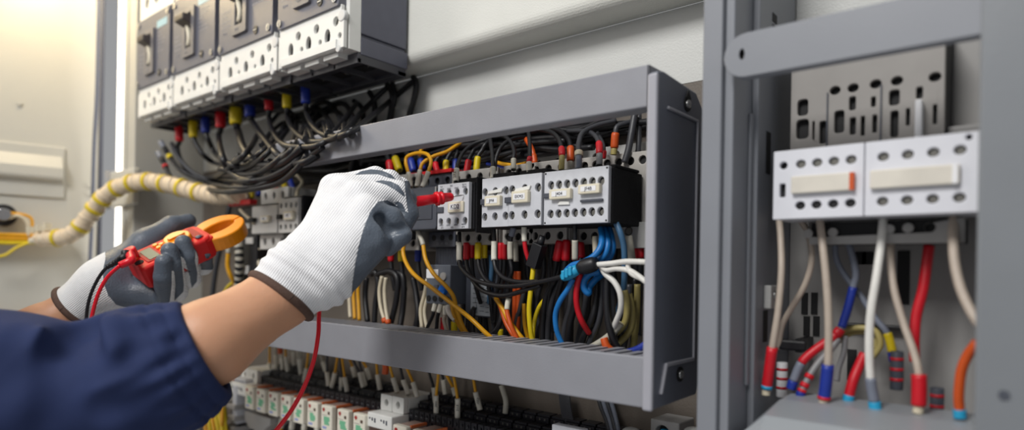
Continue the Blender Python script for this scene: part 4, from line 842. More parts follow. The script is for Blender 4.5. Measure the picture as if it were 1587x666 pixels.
iw('yellow', [(704, 498, .64), (704, 514, .64)], .0046, 'stub of yellow sleeve under the overload relay', [], 'sleeve')
iw('white', [(694, 474, .625), (696, 484, .622), (706, 496, .622)], .0038, 'bent white ferrule under the overload relay', [], 'ferrule')
# ------------------------------------------------------------------ relays, sockets and terminals on the lower rail
M_relay = mat('relay_case', (236, 230, 214), 0.4, 0, 0.03, 80)
M_clear = mat('relay_top', (176, 150, 138), 0.25, 0, 0.08, 120)
M_sock = mat('socket_black', (34, 34, 40), 0.42, 0, 0.15, 90, 0.1, 500)
M_green = mat('print_green', (120, 190, 150), 0.6, 0, 0); M_bluep = mat('print_blue', (150, 165, 215), 0.6, 0, 0); M_redp = mat('flag_red', (170, 40, 36), 0.5, 0, 0)
M_oedge = mat('relay_orange', (226, 120, 70), 0.35)
def make_relay(x0, zt, label, group='plug-in relays on the lower rail', w_=0.0285, yf=0.60):
    t = thing('relay', label, 'relay', group)
    zb = zt-0.041; x1 = x0+w_
    b = MB(); b.box(x0, x1, yf, yf+0.010, zb, zt); f = b.build('face', M_relay, t, bev=0.0018)
    b = MB(); b.box(x0+0.001, x1-0.001, yf+0.0102, yf+0.048, zb+0.001, zt-0.001); cs = b.build('case', M_clear, t, bev=0.0012)
    b = MB(); b.box(x1-0.003, x1-0.0003, yf+0.0102, yf+0.047, zt-0.0035, zt+0.0003); b.build('edge', M_oedge, cs)
    b = MB(); b.prism(circ(x0+0.0075, zt-0.007, 0.0034, 12)[:7] + [(x0+0.0075, zt-0.0105)], yf-0.0004, yf+0.0002); b.build('flag', M_redp, f)
    MB().box(x1-0.0095, x1-0.0045, yf-0.0006, yf+0.0004, zt-0.0130, zt-0.0085).build('window', mat('relay_window', (92, 74, 62), 0.4), f)
    MB().box(x0+0.004, x1-0.012, yf-0.0003, yf+0.0002, zt-0.0155, zt-0.0147).build('print_line', M_cabi, f)
    b = MB(); rnd2 = random.Random(int(abs(x0)*1e4))
    for j in range(4):
        xx = x0+0.007+rnd2.uniform(0, .004); zz = zt-0.0185-0.0032*j; b.box(xx, xx+0.010+rnd2.uniform(0, .006), yf-0.0003-j*0.00001, yf+0.0002, zz-0.002, zz+0.0014)
    b.build('green_print', M_green, f)
    b = MB(); b.box(x0+0.005, x1-0.013, yf-0.0003, yf+0.0002, zb+0.0045, zb+0.008); b.build('blue_print', M_bluep, f)
    return t
RX = [379.8, 397.3, 416, 435.2, 455, 476.6, 498.1, 523, 547.7]
ORD = ['first', 'second', 'third', 'fourth', 'fifth', 'sixth', 'seventh', 'eighth', 'ninth']
for i, px in enumerate(RX):
    make_relay(at(px, 600, 0.60)[0], -0.2160, 'cream-faced plug-in relay, %s along the row counted from the sleeve' % ORD[i])
make_relay(at(608.5, 657, 0.60)[0], -0.2185, 'cream-faced relay just past the white two-hole terminal, its top row only')
make_relay(at(639, 664, 0.60)[0], -0.2185, 'cream-faced relay cut by the picture edge, second past the white two-hole terminal')
make_relay(at(342.5, 588, 0.60)[0], -0.2130, 'cream-faced relay standing alone beside the navy sleeve', 'plug-in relays on the lower rail')
def make_socket(x0, x1, label, group, zt=-0.2035):
    t = thing('relay_socket', label, 'relay socket', group); n = max(2, int(round((x1-x0)/0.0115))); w_ = (x1-x0)/n
    b = MB(); b.box(x0+0.0006, x1-0.0006, 0.652, 0.705, -0.30, zt-0.004); b.box(x0+0.0006, x1-0.0006, 0.640, 0.652, -0.24, zt-0.013); b.build('base', M_sock, t, bev=0.0006)
    for i in range(n):
        xa = x0+w_*i+0.0008; xb = xa+w_-0.0016; xm = (xa+xb)/2
        b = MB(); b.prism(rect(xa, xb, zt-0.0125, zt), 0.636, 0.650, [circ(xm, zt-0.0065, 0.0032, 8)]); b.box(xa, xb, 0.645, 0.651, zt-0.012, zt-0.0005); b.build('terminal', M_sock, t)
    for j, (y, dz) in enumerate(((0.656, 0.009), (0.676, 0.019))):
        m2 = max(1, n//2)
        for i in range(m2):
            xa = x0+(x1-x0)*i/m2+0.0012; xb = x0+(x1-x0)*(i+1)/m2-0.0012
            b = MB(); b.box(xa, xb, y, y+0.017, zt-0.006, zt+dz); b.box(xa, xb, y-0.003, y, zt-0.004, zt+dz-0.003)
            for q in (0.3, 0.7): b.box(xa+(xb-xa)*q-0.0012, xa+(xb-xa)*q+0.0012, y-0.0034, y-0.003, zt+dz-0.0075, zt+dz-0.0045, 1)
            b.build('step', [M_sock, M_screw], t, bev=0.001)
    return t
xs = -1.148; i = 0
while xs < -0.80:
    make_socket(xs, min(xs+0.0395, -0.78), 'black relay socket with stepped screw terminals in the run behind the plug-in relays', 'relay sockets behind the plug-in relays'); xs += 0.0405; i += 1
xs = -0.7215
while xs < -0.33:
    make_socket(xs, xs+0.0450, 'black stepped terminal socket in the run past the white two-hole terminal', 'terminal sockets past the white terminal'); xs += 0.0460
def white_term(x0, x1, ztop, label, n=2):
    t = thing('terminal_block', label, 'terminal block')
    w_ = (x1-x0)/n
    for k in range(n):
        xa, xb = x0+w_*k+0.0004, x0+w_*(k+1)-0.0004
        b = MB(); b.prism(rrect(xa, xb, ztop-0.024, ztop, 0.002, 3), 0.628, 0.636, [circ((xa+xb)/2, ztop-0.012, 0.0046, 14, 0.0056)]); b.box(xa, xb, 0.6375, 0.690, ztop-0.023, ztop-0.001)
        o = b.build('pole', M_white, t, bev=0.001)
        MB().box(xa+0.002, xb-0.002, 0.6362, 0.6372, ztop-0.02, ztop-0.004).build('recess', M_hole, o)
        b = MB(); b.box(xa-0.0035, xb-0.0005, 0.606, 0.640, ztop-0.046, ztop-0.0245); o = b.build('lower_step', M_white, t, bev=0.0015)
        for q in range(3): MB().box(xa+0.001+0.006*q, xa+0.004+0.006*q, 0.6055, 0.6062, ztop-0.034-0.002*q, ztop-0.0315).build('print', M_slate, o)
    return t
white_term(-0.7765, -0.7235, -0.1870, 'white two-hole terminal block among the black sockets, in focus')
p = at(383, 567, 0.64); q = at(407, 567, 0.64)
white_term(p[0], q[0]+0.003, p[2]-0.001, 'small white two-hole terminal block beside the raised forearm, out of focus')
t = thing('terminal_block', 'translucent grey terminal block standing beside the first plug-in relay', 'terminal block')
p = at(365, 584, 0.615); b = MB(); b.box(p[0]-0.004, p[0]+0.042, 0.612, 0.69, p[2]-0.012, p[2]); b.box(p[0]+0.010, p[0]+0.026, 0.604, 0.66, p[2]-0.085, p[2]-0.013); b.build('housing', mat('terminal_pale', (196, 198, 204), 0.35), t, bev=0.002)
MB().box(p[0]+0.0, p[0]+0.038, 0.6112, 0.6122, p[2]-0.009, p[2]-0.003).build('marking', M_ink2, t)
t = thing('terminal_stack', 'stack of grey ribbed terminals below the lone relay beside the sleeve', 'terminal block')
p = at(349, 622, 0.60)
for k in range(5): MB().box(p[0]-0.001, p[0]+0.036, 0.600, 0.66, p[2]-0.012-0.021*k, p[2]-0.002-0.021*k).build('terminal', M_cabi, t, bev=0.002)
MB().box(p[0]+0.002, p[0]+0.034, 0.612, 0.70, p[2]-0.13, p[2]+0.003).build('body', M_black, t)
# rail that carries them
b = MB(); b.box(-1.26, -0.31, 0.7052, 0.7115, -0.275, -0.235); tag(b.build('mounting_rail', M_steel), 'steel mounting rail behind the lower row of sockets and relays', 'rail')
# lower black block under the relays
t = thing('socket_base', 'pale curved socket base below the first plug-in relays', 'relay socket')
p = at(375, 637, 0.61); q = at(415, 650, 0.61)
b = MB(); b.prism([(p[0], p[2]), (q[0], p[2]), (q[0], p[2]-0.012), (q[0]-0.03, p[2]-0.03), (p[0]+0.02, p[2]-0.03), (p[0], p[2]-0.014)], 0.614, 0.66); b.build('body', M_cabi, t, bev=0.002)
for i, px in enumerate((378, 393, 412, 430, 447, 466, 486, 508, 532)):
    iw('clear' if i % 3 else 'amber', [(px+8, 640+i*2, .632), (px+5, 656+i*2, .63), (px+1, 690+i*2, .63)], .0042, 'pale ferruled wire leaving the underside of a plug-in relay', [Tg(0, 1, 1.4)], 'wire', 'wires under the plug-in relays')
# --- tagged wires coming down from the duct
tags = [  # (top px,py), (tag top), (tag bottom), colour, Y, where
 ((354, 540), (352, 562), (350, 584), 'amber', .655), ((418, 540), (418, 562), (419, 580), 'amber', .66), ((427, 541), (428, 550), (428, 571), 'clear', .67), ((437, 542), (437, 554), (438, 573), 'clear', .67),
 ((442, 542), (443, 552), (446, 576), 'amber', .665), ((452, 545), (455, 545), (456, 566), 'clear', .68), ((462, 546), (463, 556), (467, 580), 'clear', .665), ((466, 547), (466, 556), (466, 582), 'clear', .665),
 ((478, 546), (475, 570), (471, 593), 'amber', .65), ((496, 553), (500, 560), (505, 576), 'clear', .68), ((507, 552), (507, 576), (509, 598), 'charcoal', .65), ((523, 556), (519, 577), (514, 600), 'amber', .65),
 ((527, 557), (529, 584), (529, 605), 'charcoal', .655), ((529, 553), (534, 584), (538, 607), 'amber', .65), ((541, 558), (546, 568), (550, 584), 'amber', .675), ((546, 560), (557, 577), (563, 600), 'charcoal', .66),
 ((556, 562), (561, 576), (566, 598), 'charcoal', .665), ((560, 560), (568, 570), (573, 588), 'amber', .68), ((583, 563), (585, 580), (589, 604), 'amber', .665), ((604, 572), (609, 585), (616, 608), 'amber', .65),
 ((619, 567), (625, 588), (633, 611), 'black', .65), ((628, 569), (640, 592), (647, 615), 'amber', .65), ((663, 575), (672, 600), (675, 625), 'black', .665), ((680, 578), (676, 612), (676, 640), 'amber', .645), ((684, 579), (687, 588), (690, 611), 'charcoal', .68),
 ((689, 579), (702, 600), (706, 613), 'amber', .67), ((702, 581), (709, 617), (709, 647), 'amber', .645), ((733, 586), (737, 607), (744, 635), 'amber', .66)]
WHERE = ['first', 'second', 'third', 'fourth', 'fifth', 'sixth', 'seventh', 'eighth', 'ninth', 'tenth', 'eleventh', 'twelfth', 'thirteenth', 'fourteenth', 'fifteenth', 'sixteenth', 'seventeenth', 'eighteenth', 'nineteenth', 'twentieth', 'twenty-first', 'twenty-second', 'twenty-third', 'twenty-fourth', 'twenty-fifth', 'twenty-sixth', 'twenty-seventh', 'twenty-eighth']
CN = {'amber': 'amber', 'clear': 'pale', 'charcoal': 'charcoal', 'black': 'black'}
for i, (a, m_, e, col, Y) in enumerate(tags):
    o = iw(col, [(a[0]-1, a[1]-45, Y-.01), (a[0], a[1]-8, Y-.005), m_+(Y,), ((m_[0]+e[0])/2, (m_[1]+e[1])/2, Y), e+(Y,)], .0021, '%s wire with white sleeve tag between duct and sockets, %s counted from the sleeve' % (CN[col], WHERE[i]), [Tg(2, 4, 2.6)], 'wire', 'tagged wires from the duct to the sockets')
for (px, py, Y, s, ang) in ((676, 626, .645, '201', 0), (709, 632, .645, '213', 0), (740.5, 621, .66, '202', 14)):
    c = at(px, py, Y-0.0036); o = text(s, c, 0.0062, M_ink, None, rot=(math.pi/2, math.radians(-90+ang), 0))
    par = [w_ for w_ in C.objects if w_.get('group') == 'tagged wires from the duct to the sockets']
    pw = min(par, key=lambda w_: (w_.location - Vector(V3(at(px, py-70, Y)))).length); o.parent = pw; o.location = Vector(o.location) - pw.location
o = iw('clear', [(777, 597, .665), (780, 606, .665), (784, 622, .665), (783, 640, .665)], .0038, 'stained white sleeve tag with no visible wire above the far sockets', [], 'ferrule')
iw('orange', [(598, 520, .648), (598, 545, .648), (598, 566, .648), (597, 579, .648)], .0052, 'short orange sleeve poking out under the grey duct', [], 'sleeve')
iw('orange', [(434, 530, .648), (434, 548, .648)], .0046, 'small orange sleeve high under the duct beside the forearm', [], 'sleeve')
# flat cables and small parts at the lower right corner
def strap(pts, w_, th, col, name, label, cat):
    P = spline([at(*p) for p in pts], 8); b = MB(); n = len(P); vs = []
    for p in P: vs += [p+np.array([-w_, 0, 0]), p+np.array([w_, 0, 0]), p+np.array([w_, th, 0]), p+np.array([-w_, th, 0])]
    fs = [(i*4+j, i*4+(j+1) % 4, i*4+4+(j+1) % 4, i*4+4+j) for i in range(n-1) for j in range(4)] + [(0, 1, 2, 3), (4*n-1, 4*n-2, 4*n-3, 4*n-4)]
    b.add(vs, fs); return tag(b.build(name, wm(col)), label, cat)
strap([(873, 600, .69), (876, 630, .68), (882, 660, .675), (888, 690, .67)], .0085, .002, 'charcoal', 'flat_cable', 'flat charcoal cable dropping below the grey duct towards the end cover', 'cable')
for i in range(4):
    iw('greyblue' if i % 2 else 'charcoal', [(926+6*i, 612, .70), (932+6*i, 632, .69), (941+5*i, 655, .68), (948+5*i, 690, .67)], .0028, 'thin grey cable in the loose ribbon slanting below the end cover', (), 'cable', 'grey ribbon cables below the end cover')
t = thing('cable_duct', 'pale grey corner of a cable duct at the picture bottom below the end cover', 'duct')
a = at(876, 668, .62); c2 = at(918, 656, .62); b = MB(); b.box(a[0]-0.005, c2[0], .60, .612, a[2]-0.04, c2[2]-.004); b.build('wall', M_lgrey, t, bev=0.001)
t = thing('terminal_block', 'grey terminal with a dark round opening at the picture bottom beside the cabinet', 'terminal block')
a = at(1008, 648, .66); c2 = at(1052, 690, .66); b = MB(); b.prism(rect(a[0], c2[0], c2[2], a[2]), .66, .70, [circ((a[0]+c2[0])/2-.003, a[2]-.014, .0085, 16)]); b.build('housing', M_cabi, t, bev=0.0015)
MB().box(a[0]+.001, c2[0]-.001, .672, .69, c2[2]+.001, a[2]-.001).build('recess', M_hole, t)
MB().box((a[0]+c2[0])/2-.007, (a[0]+c2[0])/2+.002, .664, .671, a[2]-.017, a[2]-.011).build('insert', wm('lightblue'), t, bev=0.0006)
for px, lab in ((978, 'white rounded cap at the picture bottom under the duct end'), (1075, 'white rounded cap at the picture bottom next to the cabinet edge')):
    c = at(px, 668, .64); b = MB(); b.cyl(c+np.array([0, 0, -.05]), c, .0115, .010, n=18); b.sphere(c, .010, 16, sc=(1, 1, .45)); tag(b.build('grommet', M_white), lab, 'grommet')
# ------------------------------------------------------------------ inside the near cabinet
t = thing('slotted_base', 'tall pale slotted terminal base behind the two white modules of the near cabinet', 'terminal base')
slots = []
def prect(px0, py0, px1, py1, Y=0.64):
    a = at(px0, py0, Y); c = at(px1, py1, Y); return rrect(a[0], c[0], c[2], a[2], min(abs(c[0]-a[0]), abs(a[2]-c[2]))*0.3, 3)
for r4 in ((1236, 155, 1252, 178), (1234, 186, 1253, 214), (1259, 188, 1262, 216), (1270, 188, 1280, 222), (1293, 172, 1308, 205), (1316, 150, 1326, 170), (1317, 182, 1326, 208), (1334, 180, 1340, 210), (1352, 178, 1359, 205), (1350, 150, 1357, 165),
           (1378, 140, 1394, 162), (1380, 172, 1392, 212), (1404, 168, 1410, 194), (1422, 166, 1429, 192), (1446, 162, 1452, 192), (1420, 135, 1430, 152)): slots.append(prect(*r4))
for px, py in ((1294, 140), (1322, 136), (1357, 130), (1390, 125), (1449, 119)):
    c = at(px, py, 0.64); slots.append(circ(c[0], c[2], 0.0046, 12, 0.0040))
a = at(1226, 150, .64); c = at(1462, 105, .64)
b = MB(); b.prism(rect(-0.1905, -0.068, 0.060, 0.222), 0.640, 0.646, slots); b.build('front', mat('slotted_pale', (152, 148, 144), 0.5, 0, 0.05, 30), t, bev=0.0006)
MB().box(-0.190, -0.0685, 0.6465, 0.698, 0.061, 0.221).build('recess', M_hole, t)
for i, x in enumerate((-0.158, -0.1145)): MB().box(x-.0006, x+.0006, .6385, .6402, .062, .17).build('seam', M_slate, t)
MB().box(-0.0875, -0.0825, .628, .6395, .108, .150).build('pale_clip', M_paper, t, bev=0.001)
MB().box(-0.0675, -0.040, .655, .698, .060, .130).build('side_block', M_cabi, t, bev=0.002)
for k, (x0, x1, lab, hm) in enumerate(((-0.1895, -0.1172, 'white module with an orange-ended blank label, beside the cabinet side wall', M_hole), (-0.1165, -0.0395, 'white module with a plain blank label, next to the front panel', M_screw))):
    t = thing('relay_module', lab, 'relay module', 'white modules in the near cabinet'); hs = []
    off = 0.014 if k == 0 else 0.004; n_ = 4; w_ = x1-x0
    xx = [x0 + off + 0.009 + i*(w_-off-0.018)/3.0*(0.93 if k else 0.98) for i in range(4)]
    for z in (0.0985, 0.0625): hs += [circ(x, z, 0.0041, 14, 0.0036) for x in xx]
    if k == 0: hs += [circ(x0+0.0085, 0.0985, 0.0034, 12), rrect(x0+0.0055, x0+0.0105, 0.0705, 0.0825, 0.001, 2)]
    else: hs += [circ(x1-0.0075, 0.1075, 0.0022, 12)]
    b = MB(); b.prism(rect(x0, x1, 0.0510, 0.1115), YC, YC+0.006, hs); f = b.build('face_plate', mat('module_white', (222, 223, 230), 0.42, 0, 0.02, 60), t, bev=0.0008)
    MB().box(x0+0.001, x1-0.001, YC+0.0062, YC+0.0072, 0.052, 0.1105).build('recess', M_hole, f)
    for z in (0.0985, 0.0625):
        for x in xx: screw_at(x, YC+0.003, z, 0.0030, f, m_=M_screw if (k or z > 0.08) else M_hole)
    MB().box(x0, x1, YC+0.0075, 0.6385, 0.0515, 0.111).build('housing', M_lgrey, t, bev=0.001)
    xa, xb = (x0+0.0165, x1-0.0075) if k == 0 else (x0+0.0045, x1-0.0125)
    b = MB(); b.box(xa, xb, YC-0.005, YC, 0.0725, 0.0875); lh = b.build('label_holder', mat('module_label', (220, 214, 202), 0.45), f, bev=0.001)
    if k == 0: MB().box(xb-0.0022, xb+0.0012, YC-0.0054, YC-0.0002, 0.0728, 0.0872).build('orange_tab', wm('orange'), lh)
    else: MB().box(xb-0.0045, xb-0.001, YC-0.0056, YC-0.0002, 0.0728, 0.0872).build('pale_tab', M_paper, lh)
t = thing('terminal_strip', 'pale strip with round holes just under the white modules of the near cabinet', 'terminal strip')
hs = []
for px, py in ((1252, 362), (1290, 360), (1378, 355), (1407, 353), (1441, 352)):
    c = at(px, py, .625); hs.append(circ(c[0], c[2], .0042, 12))
b = MB(); b.prism(rect(-0.168, -0.0515, 0.030, 0.0505), .625, .630, hs); b.build('front', M_cabi, t, bev=0.0008)
MB().box(-0.1675, -0.052, .6303, .66, .0305, .050).build('recess', M_hole, t)
t = thing('clamp_bar', 'black clamp bar across the pale wires near the cabinet side wall', 'clamp')
a = at(1188, 522, .655); c = at(1250, 548, .655); b = MB(); b.box(a[0], c[0], .652, .66, c[2]+0.002, a[2]-0.001); b.build('bar', M_black, t, bev=0.002)
b = MB(); b.box(c[0]-.012, c[0]-.006, .66, .70, c[2], a[2]); b.build('bracket', M_black, t)
blk = [((1335, 505), (1400, 518)), ((1240, 490), (1300, 520))]
t = thing('backing_strip', 'thin black strip across the back plate of the near cabinet', 'strip')
a = at(1310, 500, .69); c = at(1402, 512, .69); MB().box(a[0], c[0], .688, .6995, c[2], a[2]).build('bar', M_black, t, bev=0.001)
G = 'wires in the near cabinet'
def cw(col, pts, r, lab, sl=()):
    return iw(col, pts, r, lab, [(a, b_, c, f, n) for (a, b_, c, f, n) in sl], 'wire', G, k=8, n=12)
def R(a, b_, c, f=1.55): return (a, b_, c, f, 'heat_shrink')
cw('taupe', [(1207, 335, .635), (1210, 370, .625), (1211, 420, .615), (1206, 480, .61), (1197, 538, .608), (1188, 602, .612), (1187, 612, .612)], .0031, 'pale taupe wire with tall red sleeve nearest the cabinet side wall', [R(4, 5, 'red'), R(5, 6, 'cream', 1.2), R(4.88, 5.0, 'lightblue', 1.6)])
cw('taupe', [(1238, 338, .64), (1252, 360, .64), (1258, 400, .638), (1248, 440, .64), (1226, 478, .645), (1212, 505, .65), (1206, 540, .655)], .0029, 'taupe wire bowing out and crossing behind the red-sleeved one')
cw('taupe', [(1270, 338, .625), (1275, 380, .615), (1281, 440, .61), (1284, 500, .608), (1283, 565, .608), (1277, 618, .61), (1275, 627, .61)], .0033, 'taupe wire with blue sleeve and red rings standing in front', [R(4, 5, 'blue'), R(4.7, 4.8, 'red', 1.7), R(4.88, 4.96, 'red', 1.7), R(5, 6, 'cream', 1.2)])
cw('greyblue', [(1284, 336, .66), (1293, 360, .66), (1296, 400, .66), (1312, 430, .66), (1335, 460, .66), (1358, 495, .66), (1375, 516, .66), (1383, 545, .66), (1386, 560, .66)], .0028, 'grey wire running across to a yellow sleeve with blue end', [R(6, 7, 'yellow', 1.3), R(7, 8, 'blue', 1.5)])
cw('greyblue', [(1290, 338, .65), (1312, 370, .65), (1326, 420, .65), (1322, 445, .65), (1310, 490, .648), (1298, 516, .645), (1262, 543, .635), (1242, 562, .63), (1230, 590, .628), (1226, 602, .628)], .0031, 'grey wire turning blue then red as it bends down to the sill', [R(3, 4.6, 'blue', 1.2), R(4.7, 5.1, 'red', 1.5), R(5, 7, 'red', 1.3), R(7, 8, 'greyblue', 1.3), R(8, 9, 'blue', 1.5)])
cw('grey', [(1300, 525, .645), (1288, 540, .64), (1270, 560, .635), (1256, 580, .63), (1243, 605, .625), (1240, 614, .625)], .0030, 'ribbed grey wire ending in red rings and a blue tip', [R(3, 3.3, 'red', 1.35), R(3.45, 3.75, 'red', 1.35), R(3.9, 4.1, 'red', 1.35), R(4.1, 5, 'blue', 1.4)])
cw('olive', [(1289, 535, .66), (1298, 520, .66), (1315, 510, .66), (1340, 508, .66), (1358, 514, .66), (1364, 535, .66), (1350, 555, .66)], .0028, 'yellow-brown wire arching over behind the white one')
cw('olive', [(1300, 528, .668), (1318, 516, .668), (1342, 514, .668), (1356, 524, .668), (1358, 545, .668)], .0028, 'second yellow-brown wire, lower arch behind the white one')
cw('grey', [(1310, 520, .65), (1308, 545, .65), (1300, 570, .65), (1297, 590, .65)], .0026, 'thin grey wire hanging from the yellow-brown arch')
cw('white', [(1369, 336, .63), (1365, 380, .62), (1358, 430, .612), (1350, 480, .608), (1347, 530, .608), (1349, 585, .61), (1355, 622, .612), (1357, 636, .612)], .0034, 'white wire in the middle with a dark lower sleeve and blue tip', [R(5, 6, 'greyblue', 1.25), R(6, 7, 'lightblue', 1.45)])
cw('red', [(1340, 548, .64), (1330, 570, .636), (1322, 590, .632), (1316, 612, .63), (1314, 622, .63)], .0044, 'thick red sleeve bending to a blue tip behind the white wire', [R(3, 4, 'lightblue', 1.1)])
cw('taupe', [(1382, 360, .64), (1380, 400, .635), (1386, 450, .628), (1400, 500, .622), (1416, 545, .616), (1424, 580, .612), (1424, 628, .612), (1422, 640, .612)], .0030, 'taupe wire with wide red lower sleeve slanting beside the red wire', [R(5, 6, 'red', 1.85), R(6, 7, 'cream', 1.3)])
cw('red', [(1440, 380, .655), (1436, 410, .653), (1430, 450, .65), (1420, 490, .648), (1417, 530, .646), (1418, 560, .646)], .0042, 'glossy red wire dropping from the holed strip')
cw('taupe', [(1478, 334, .63), (1477, 370, .62), (1480, 410, .61), (1490, 450, .60), (1506, 484, .592), (1520, 505, .588)], .0036, 'taupe wire curving away behind the front panel')
cw('orange', [(1515, 530, .60), (1500, 550, .604), (1490, 575, .606), (1486, 610, .608), (1487, 634, .61), (1488, 648, .61)], .0036, 'burnt orange wire with blue tip beside the front panel', [R(4, 5, 'lightblue', 1.25)])
for (px, py, c1, lab) in ((1212, 580, 'red', 'small speckled fuse standing on the sill beside the tall red sleeve'), (1390, 565, 'red', 'small dark fuse under the blue-ended yellow sleeve'), (1452, 622, 'red', 'small glass fuse holder on the sill by the wide red sleeve')):
    t = thing('fuse', lab, 'fuse', G)
    c = at(px, py, .655); MB().cyl(c+np.array([0, 0, -.022]), c+np.array([0, 0, .012]), .0052, n=14).build('body', M_slate if px > 1300 else M_paper, t, bev=0.0008)
    for k in range(3): MB().cyl(c+np.array([0, 0, -.014+.009*k]), c+np.array([0, 0, -.0115+.009*k]), .0054, n=14).build('ring', wm(c1), t)
# ------------------------------------------------------------------ smooth bodies from rounded-cone fields
def KP(k): return dp(k[0], k[1], k[2])
def VC(r, u, d): return RGT*r + UPV*u + FWD*d
def rcone(P, a, b, ra, rb):
    ab = b-a; L2 = float(ab @ ab) + 1e-12
    t = np.clip(((P-a) @ ab)/L2, 0, 1)
    return np.linalg.norm(P - a - t[:, None]*ab, axis=1) - (ra + (rb-ra)*t)
def smin(a, b, k):
    h = np.maximum(k-np.abs(a-b), 0)/k
    return np.minimum(a, b) - h*h*k*0.25
def smax(a, b, k): return -smin(-a, -b, k)
def field(prims):
    """prims: (a, b, ra, rb, k) joined in order"""
    def f(P):
        d = None
        for a, b, ra, rb, k in prims:
            e = rcone(P, a, b, ra, rb); d = e if d is None else smin(d, e, k)
        return d
    return f
def surfnet(f, lo, hi, h):
    lo = np.array(lo, float); n = np.ceil((np.array(hi)-lo)/h).astype(int)+1
    ax = [lo[i] + h*np.arange(n[i]) for i in range(3)]
    V = np.empty(n)
    for i in range(n[0]):
        Y, Z = np.meshgrid(ax[1], ax[2], indexing='ij')
        P = np.stack([np.full(Y.size, ax[0][i]), Y.ravel(), Z.ravel()], 1); V[i] = f(P).reshape(n[1], n[2])
    S = V < 0; c = tuple(k-1 for k in n); acc = np.zeros(c+(3,)); cnt = np.zeros(c)
    for axis in range(3):
        o = [a for a in range(3) if a != axis]
        for d0 in (0, 1):
            for d1 in (0, 1):
                sl = [slice(0, c[0]), slice(0, c[1]), slice(0, c[2])]; sl[o[0]] = slice(d0, d0+c[o[0]]); sl[o[1]] = slice(d1, d1+c[o[1]])
                A = V[tuple(sl)]; sl2 = list(sl); sl2[axis] = slice(1, 1+c[axis]); B = V[tuple(sl2)]
                mk = (A < 0) != (B < 0); t = np.where(mk, A/np.where(mk, A-B, 1), 0)
                acc[..., axis] += t*mk; acc[..., o[0]] += d0*mk; acc[..., o[1]] += d1*mk; cnt += mk
    cell = cnt > 0; idx = -np.ones(c, int); idx[cell] = np.arange(cell.sum())
    ijk = np.argwhere(cell); vs = lo + h*(ijk + acc[cell]/cnt[cell][:, None])
    F_ = []
    for axis in range(3):
        o = [a for a in range(3) if a != axis]
        sl = [slice(1, c[0]), slice(1, c[1]), slice(1, c[2])]; sl[axis] = slice(0, c[axis]); sl2 = list(sl); sl2[axis] = slice(1, c[axis]+1)
        A = S[tuple(sl)]; B = S[tuple(sl2)]; ch = np.argwhere(A != B)
        base = ch.copy(); base[:, o[0]] += 1; base[:, o[1]] += 1
        q = []
        for d0, d1 in ((1, 1), (0, 1), (0, 0), (1, 0)):
            e = base.copy(); e[:, o[0]] -= d0; e[:, o[1]] -= d1; q.append(idx[e[:, 0], e[:, 1], e[:, 2]])
        q = np.stack(q, 1); ins = A[tuple(ch.T)]
        flip = ins if axis != 1 else ~ins
        q[~flip] = q[~flip][:, ::-1]; F_.append(q)
    F_ = np.concatenate(F_); F_ = F_[(F_ >= 0).all(1)]
    for _ in range(2):                          # settle onto the surface
        e = h*0.3; g = np.stack([(f(vs+np.eye(3)[k]*e) - f(vs-np.eye(3)[k]*e))/(2*e) for k in range(3)], 1)
        d = f(vs); vs = vs - (d/np.maximum((g*g).sum(1), 0.05))[:, None]*g
    return vs, F_
def to_obj(name, vs, fs, m_, parent=None, smooth=True):
    me = bpy.data.meshes.new(name); me.from_pydata(vs.tolist(), [], fs.tolist()); me.materials.append(m_)
    me.polygons.foreach_set('use_smooth', [smooth]*len(me.polygons)); me.update()
    bm = bmesh.new(); bm.from_mesh(me); bmesh.ops.recalc_face_normals(bm, faces=bm.faces); bm.to_mesh(me); bm.free()
    o = bpy.data.objects.new(name, me); C.objects.link(o)
    if parent: o.parent = parent
    return o
def pxy(P):
    t = P @ FWD; return np.stack([CX + F*(P @ RGT)/t, CY - F*(P @ UPV)/t], 1), t
def sdpoly(Q, poly):
    """signed distance to a closed outline, negative inside"""
    poly = np.array(poly, float); d = np.full(len(Q), 1e9); ins = np.zeros(len(Q), bool)
    for i in range(len(poly)):
        a = poly[i]; b = poly[(i+1) % len(poly)]; e = b-a; w_ = Q-a
        t = np.clip((w_ @ e)/(e @ e), 0, 1); d = np.minimum(d, np.linalg.norm(w_ - t[:, None]*e, axis=1))
        c = (a[1] > Q[:, 1]) != (b[1] > Q[:, 1])
        with np.errstate(divide='ignore', invalid='ignore'): xi = a[0] + (Q[:, 1]-a[1])*(b[0]-a[0])/(b[1]-a[1])
        ins ^= c & (Q[:, 0] < xi)
    return np.where(ins, -d, d)
def split_mesh(vs, fs, g):
    """move the vertices next to the border onto it, then part the faces"""
    s = g(vs) < 0; fm = s[fs]; mixed = fm.any(1) & ~fm.all(1); idv = np.unique(fs[mixed])
    e = 4e-4; P = vs[idv]; gr = np.stack([(g(P+np.eye(3)[k]*e)-g(P-np.eye(3)[k]*e))/(2*e) for k in range(3)], 1)
    val = g(P); l = np.maximum((gr*gr).sum(1), 1e-6); st = (val/l)[:, None]*gr
    ok = np.linalg.norm(st, axis=1) < 0.0011; vs = vs.copy(); vs[idv[ok]] -= st[ok]
    cen = vs[fs].mean(1); inside = g(cen) < 0
    out = []
    for mk in (inside, ~inside):
        f = fs[mk]; u, inv = np.unique(f, return_inverse=True); out.append((vs[u], inv.reshape(f.shape)))
    return out
